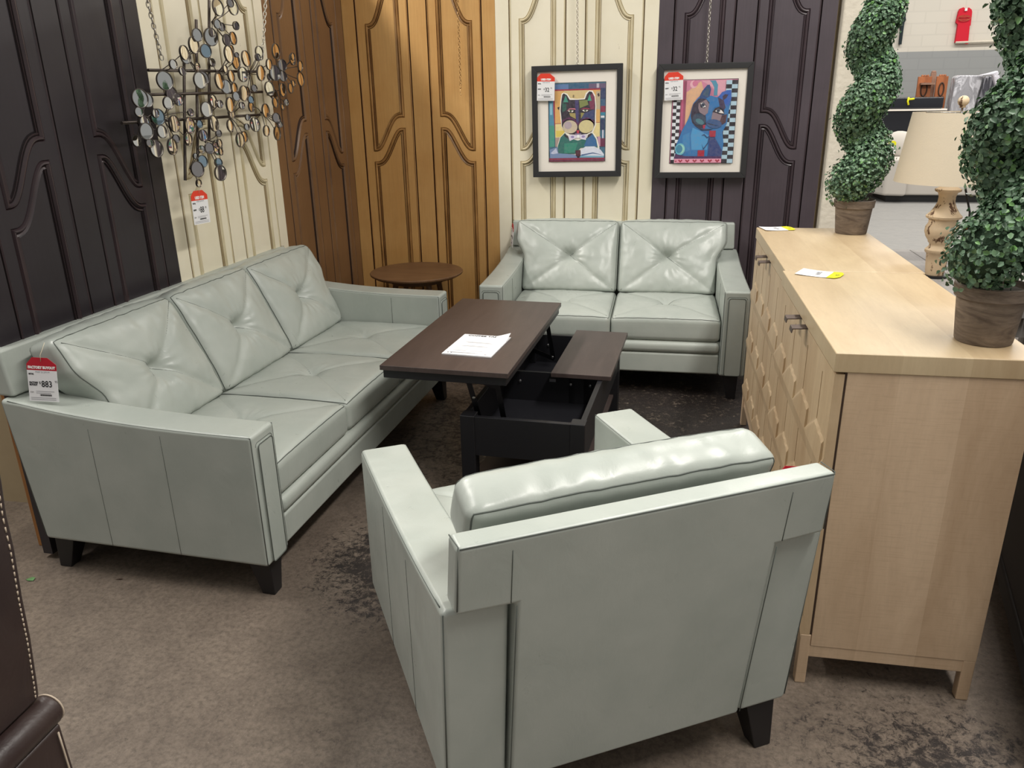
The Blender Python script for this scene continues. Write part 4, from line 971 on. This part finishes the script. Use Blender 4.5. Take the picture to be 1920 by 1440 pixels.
# ------------------------------------------------------------------ dark recliner cropped at the left, navy seat cropped at the right
rc = thing('recliner', 'dark brown leather recliner with cream stitching, cropped by the left edge', 'recliner', (-1.75, 1.1, 0), 0)
edge = [(.615, 1.16), (.602, 1.01), (.596, .949), (.588, .887), (.585, .814), (.573, .699), (.567, .607), (.554, .498), (.548, .455)]
outl = [(-.4, .44)] + edge[::-1] + [(-.4, 1.16)]
def rounded_slab(outl, y0, y1, name, mat, parent, bev=.03, seg=4):
    b = MB(); b.prism(outl, y0, y1, 'y'); return b.build(name, mat, parent, bevel=bev, seg=seg)
bk = rounded_slab(outl, -.20, .0, 'back', M_brownleather, rc, .012)
b = MB(); pts = []
for i in range(len(edge)-1):
    for k in range(4): pts.append(Vector((*edge[i], 0)).lerp(Vector((*edge[i+1], 0)), k/4))
for i in range(len(pts)-1):
    a, c = pts[i], pts[i+1]; m = max(1, int((c-a).length/.011))
    for k in range(m):
        p0 = a.lerp(c, (k+.15)/m); p1 = a.lerp(c, (k+.75)/m)
        b.tube([(p0.x+.0006, -.016, p0.y), (p1.x+.0006, -.016, p1.y)], .0017, 5)
b.build('stitching', M_thread, bk, smooth=True)
seat = rounded_slab([(-.4, .02), (.535, .02), (.545, .44), (-.4, .44)], -.7, -.02, 'seat_body', M_brownleather, rc, .03)
ar = MB(); ar.tube([(.545, -.7, .415), (.547, .012, .418)], .035, 24); ar.prism([(.42, .03), (.585, .03), (.572, .39), (.42, .39)], -.68, .005, 'y')
arm_ = ar.build('arm', M_brownleather, rc, bevel=.008, seg=3)
b = MB(); b.tube([(.547+.032*math.cos(a), .0125, .418+.032*math.sin(a)) for a in lin(rad(-60), rad(200), 16)], .002, 6); b.tube([(.577+(.4-z)*.033, -.012, z) for z in lin(.04, .38, 8)], .002, 6); b.build('stitching', M_thread, arm_, smooth=True)

nv = thing('dark_cabinet', 'navy-black furniture piece right of the oak cabinet, cropped by the right edge', 'cabinet', (.965, 1.70, 0), rad(-13))
b = MB(); b.box(0, .8, 0, 1.1, .10, .93); b.build('body', M_navy, nv, bevel=.015, seg=3)
b = MB(); b.box(-.008, .8, -.01, 1.1, .10, .17); b.build('plinth', M_navy, nv, bevel=.01)
for y in (0.01, .98): b = MB(); b.frustum((.04, y+.04, 0), (.025, .025), (.04, y+.04, .1), (.035, .035)); b.build('leg', M_navy, nv, bevel=.002)

# ------------------------------------------------------------------ scraps on the floor
b = MB(); b.add([(0, 0, .002), (.016, -.008, .004), (.034, -.004, .003), (.03, .012, .006), (.012, .016, .003)], [(0, 1, 2, 3, 4)]); tag(b.build('paper_scrap', M_leafgreen, loc=(-2.17, 2.05, 0)), 'small green scrap on the floor left of the sofa leg', 'scrap')
b = MB(); b.add([(0, 0, .002), (.02, .002, .003), (.03, .009, .004), (.01, .008, .002)], [(0, 1, 2, 3)]); tag(b.build('debris_chip', M_oakgroove, loc=(-1.85, 2.10, 0)), 'tiny dark chip on the floor under the sofa front', 'scrap')

# ------------------------------------------------------------------ warehouse beyond the cabinets
def at(px, py, Y):
    q = cr*(px-960) - cu*(py-720) + fw*F_PX; return q*(Y/q.y)+Vector((0, 0, EYE))
# oatmeal sofa
fs_ = thing('fabric_sofa', 'oatmeal fabric sofa on a black plinth in the background', 'sofa', (4.45, 12.75, 0), rad(0))
b = MB(); b.box(-1.22, 1.1, .06, .95, .10, .36); b.build('seat_base', M_sofafab, fs_, bevel=.03, seg=3)
b = MB(); b.box(-1.15, 1.05, .10, .9, 0, .1); b.build('plinth', M_felt, fs_)
b = MB(); b.prism([(-1.22, 0.0), (-.92, -.06), (-.92, .9), (-1.42, .95), (-1.42, .5)], .10, .63, 'z'); b.build('arm', M_sofafab, fs_, bevel=.04, seg=3)
b = MB(); b.box(.95, 1.2, -.05, .9, .10, .63); b.build('arm', M_sofafab, fs_, bevel=.04, seg=3)
b = MB(); b.box(-.9, .93, .0, .8, .37, .50); b.build('seat_cushion', M_sofafab, fs_, bevel=.04, seg=3)
b = MB(); b.box(-1.3, 1.1, .72, .98, .3, .88); b.build('back', M_sofafab, fs_, bevel=.05, seg=3)
pw = MB(); pw.ball((0, 0, 0), .24, 10, 0, 1.0); po_ = pw.build('throw_pillow', M_sofafab, smooth=True); po_.scale = (1, .4, .8)
po_.location = at(1688, 270, 13.25); po_.rotation_euler = (rad(-14), rad(6), 0); tag(po_, 'puffy oatmeal pillow on the left end of the background sofa', 'pillow')
r = thing('hang_tag', 'yellow and white hang tag on the background sofa pillow', 'price label', tuple(at(1673, 270, 13.05)))
b = MB(); b.box(-.055, .055, 0, .003, -.14, -.03, 0); b.prism([(-.055, -.03), (.055, -.03), (.055, .02), (.03, .045), (-.03, .045), (-.055, .02)], 0, .003, 'y', 1); b.build('card', [M_white, M_yellow], r)
t = MB(); t.box(-.03, .03, -.001, 0, -.075, -.06, 0); t.box(-.03, .02, -.001, 0, -.11, -.1, 0); t.build('printing', M_grayink, r)
# stacked case goods behind the oatmeal sofa
p0 = at(1600, 270, 14.2)
b1 = thing('console', 'brown wooden console with dark glass behind the background sofa', 'cabinet', (p0.x-.3, 13.96, 0))
b = MB(); b.box(0, 1.55, 0, .5, .72, .92); b.build('frame', M_carvedpale, b1, bevel=.01)
b = MB(); b.box(.0, 1.5, .02, .48, 0, .70); b.build('body', M_carvedpale, b1, bevel=.01)
b = MB(); b.box(.0, 1.55, .03, .46, .93, 1.26); b.build('glass_top_case', M_blackgloss, b1, bevel=.006)
b = MB(); b.box(.0, 1.56, -.005, .5, 1.26, 1.285); b.build('board', M_mat, b1)
b2 = thing('wrapped_slab', 'black plastic-wrapped slab with a yellow strap lying on the dark console', 'mattress', (p0.x-.3, 13.96, 1.287))
b = MB(); b.box(0, 1.5, .02, .48, 0, .17); b.build('body', M_blackgloss, b2, bevel=.02)
b = MB(); b.tube([(.98, .01, .17), (.97, .0, .11), (.99, .0, .06)], .014, 6); b.tube([(.98, .0, .14), (1.06, .0, .15)], .014, 6); b.build('strap', M_yellow, b2, smooth=True)
b3 = thing('low_table', 'pale wooden table with a brown end panel left of the lamp shade', 'table', (p0.x+.0, 13.745, 0))
b = MB(); b.box(0, 1.5, 0, .2, .66, .74); b.build('tabletop', M_oak, b3, bevel=.006)
b = MB(); b.box(.35, .72, .02, .18, .0, .655); b.build('end_panel', M_carvedpale, b3); b = MB(); b.box(1.2, 1.26, .02, .18, 0, .655); b.build('leg', M_oak, b3)
# carved screens
def screen(name, label, xa, xb, yt, Y, mat, H, carved=True, lean=8):
    a, c = at(xa, yt, Y), at(xb, yt, Y); W_ = (c-a).length; r = thing(name, label, 'carved panel', (a.x, Y, 0), 0); r.rotation_euler = (rad(-3), rad(lean*.0), 0)
    m = MB(); m.box(0, W_, 0, .04, 0, H); o = m.build('panel', mat, r, bevel=.004)
    if carved:
        k = MB()
        for i in range(4):
            z = H-.14-i*.27
            k.tube([(W_/2+W_*.22*math.sin(q), -.004, z-.06+.10*math.cos(q)) for q in lin(0, 2*PI, 20)[:-1]], .011, 6, closed=True)
            for sx in (-1, 1): k.tube([(W_/2+sx*W_*.26, -.004, z-.17), (W_/2+sx*W_*.05, -.004, z-.20), (W_/2-sx*W_*.24, -.004, z-.23)], .011, 6)
        k.build('tracery', M_oakgroove, r, smooth=True)
    c2 = MB()
    for q in (-.2, 0, .2): c2.ball((W_/2+W_*q, .02, H+.008), .022, 5)
    c2.build('cresting', mat, r, smooth=True)
    return r
pA = at(1737, 143, 14.6)
sA = screen('carved_screen', 'honey-coloured carved wood panel with small shelves, left of the pair', 1726, 1752, 141, 14.6, M_carved, pA.z+.0)
for zz in (pA.z-.13, pA.z-.62): sb = MB(); sb.box(.03, .24, -.09, 0, zz, zz+.03); sb.build('ledge', M_carvedpale, sA)
screen('carved_screen', 'honey-coloured carved wood panel beside the wrapped mattress', 1761, 1783, 141, 14.6, M_carved, pA.z+.0)
screen('wood_post', 'dusty brown plain post standing between the carved panels', 1750, 1760, 136, 14.7, M_carvedpale, pA.z+.06, False)
# wrapped mattresses leaning
def sheared(name, label, corners, Y, depth, mat, cat, ground=None):
    P = [at(*c, Y) for c in corners]; n = len(P); m = MB()
    if ground:
        for k in ground:
            a = P[k]; b_ = P[(k+1) % n] if (k+1) % n not in ground else P[k-1]; t_ = a.z/(b_.z-a.z); P[k] = Vector((a.x-(b_.x-a.x)*t_*.4, a.y, 0.0))
    m.add([tuple(p) for p in P]+[(p.x, p.y+depth, p.z) for p in P], [tuple(range(n)), tuple(range(2*n-1, n-1, -1))]+[(i, i+n, (i+1) % n+n, (i+1) % n) for i in range(n)])
    o = m.build(name, mat, bevel=.02); return tag(o, label, cat)
sheared('wrapped_mattress', 'grey mattress wrapped in clear plastic leaning behind the lamp', [(1764, 285), (1800, 285), (1845, 141), (1800, 141), (1793, 145)], 14.0, .22, M_plastic, 'mattress', (0, 1))
sheared('wrapped_mattress', 'charcoal mattress in clear plastic behind the grey wrapped one', [(1802, 285), (1836, 285), (1868, 148), (1862, 142), (1847, 144)], 14.05, .3, M_plasticdk, 'mattress', (0, 1))
sheared('plastic_film', 'bunched clear plastic film gathered on top of the wrapped mattresses', [(1834, 142), (1862, 141), (1868, 160), (1856, 220), (1862, 222), (1877, 150), (1872, 132), (1858, 136)], 13.90, .10, M_film, 'plastic wrap')
d = thing('cream_dresser', 'cream cornice furniture piece behind the near topiary', 'cabinet', tuple(at(1878, 210, 14.6)-Vector((0, 0, at(1878, 210, 14.6).z))))
zt = at(1880, 166, 14.6).z
b = MB(); b.box(-.12, .9, 0, .5, 0, zt-.12); b.build('body', M_mat, d, bevel=.01); b = MB(); b.box(-.17, .95, -.05, .5, zt-.12, zt); b.build('cornice', M_mat, d, bevel=.03, seg=3)
sheared('leaning_panel', 'dark navy panel leaning beside the wrapped mattresses', [(1862, 222), (1905, 222), (1905, 164), (1893, 172)], 13.77, .08, M_navy, 'panel', (0, 1))
# shirts on the wall
def shirt(name, label, pts, mat, extra=None):
    P = [at(*p, 16.23) for p in pts]; o0 = P[0].copy(); r = thing(name, label, 'shirt', tuple(o0)); n = len(P)
    m = MB(); m.add([tuple(p-o0) for p in P]+[tuple(p-o0+Vector((0, .06, 0))) for p in P], [tuple(range(n)), tuple(range(2*n-1, n-1, -1))]+[(i, i+n, (i+1) % n+n, (i+1) % n) for i in range(n)])
    m.build('fabric', mat, r)
    if extra:
        q = at(1808, 34, 16.20)-o0; k = MB(); k.tube([(q.x+.10*math.cos(a), q.y, q.z+.045*math.sin(a)) for a in lin(0, 2*PI, 16)[:-1]], .005, 5, closed=True)
        for dz in (-.02, .015): k.box(q.x-.07, q.x+.07, q.y-.004, q.y+.004, q.z+dz, q.z+dz+.008)
        k.build('emblem', M_carved, r)
        q = at(1811.5, 18, 16.20)-o0; k = MB(); k.box(q.x-.02, q.x+.02, q.y-.004, q.y+.004, q.z-.02, q.z+.02); k.build('collar_label', M_white, r)
    return r
shirt('red_shirt', 'red T-shirt with a round dark emblem hung on the far wall', [(1801, 16), (1807, 13.5), (1811, 17), (1817, 14), (1822, 18), (1823, 22), (1820, 48), (1818.5, 48), (1815, 82.5), (1806, 81), (1803, 80), (1791, 80), (1796.5, 46), (1793, 42), (1798, 21)], M_shirtred, True)
shirt('black_shirt', 'black T-shirt seen edge-on on the far wall beside the far topiary', [(1697, 21), (1699, 38), (1696, 42), (1690.5, 83), (1686, 83), (1690, 48), (1687, 52), (1692, 32)], M_shirtblk)
# teak armchair
tc = thing('teak_armchair', 'orange teak armchair with a diamond-patterned back, right of the lamp', 'armchair', (2.64, 6.35, 0), rad(-90))
for x in (-.32, .30):
    b = MB(); b.box(x, x+.05, -.34, .34, .56, .585); b.build('armrest', M_woodorange, tc, bevel=.006)
    for y in (-.32, .28): b = MB(); b.box(x+.005, x+.045, y, y+.04, 0, .56); b.build('leg', M_woodorange, tc, bevel=.004)
b = MB(); b.box(-.28, .31, -.30, .32, .36, .42); b.build('seat', M_woodorange, tc, bevel=.01)
b = MB(); b.box(-.27, .30, .24, .31, .42, .95); b.build('backrest', M_pattern, tc, bevel=.02)
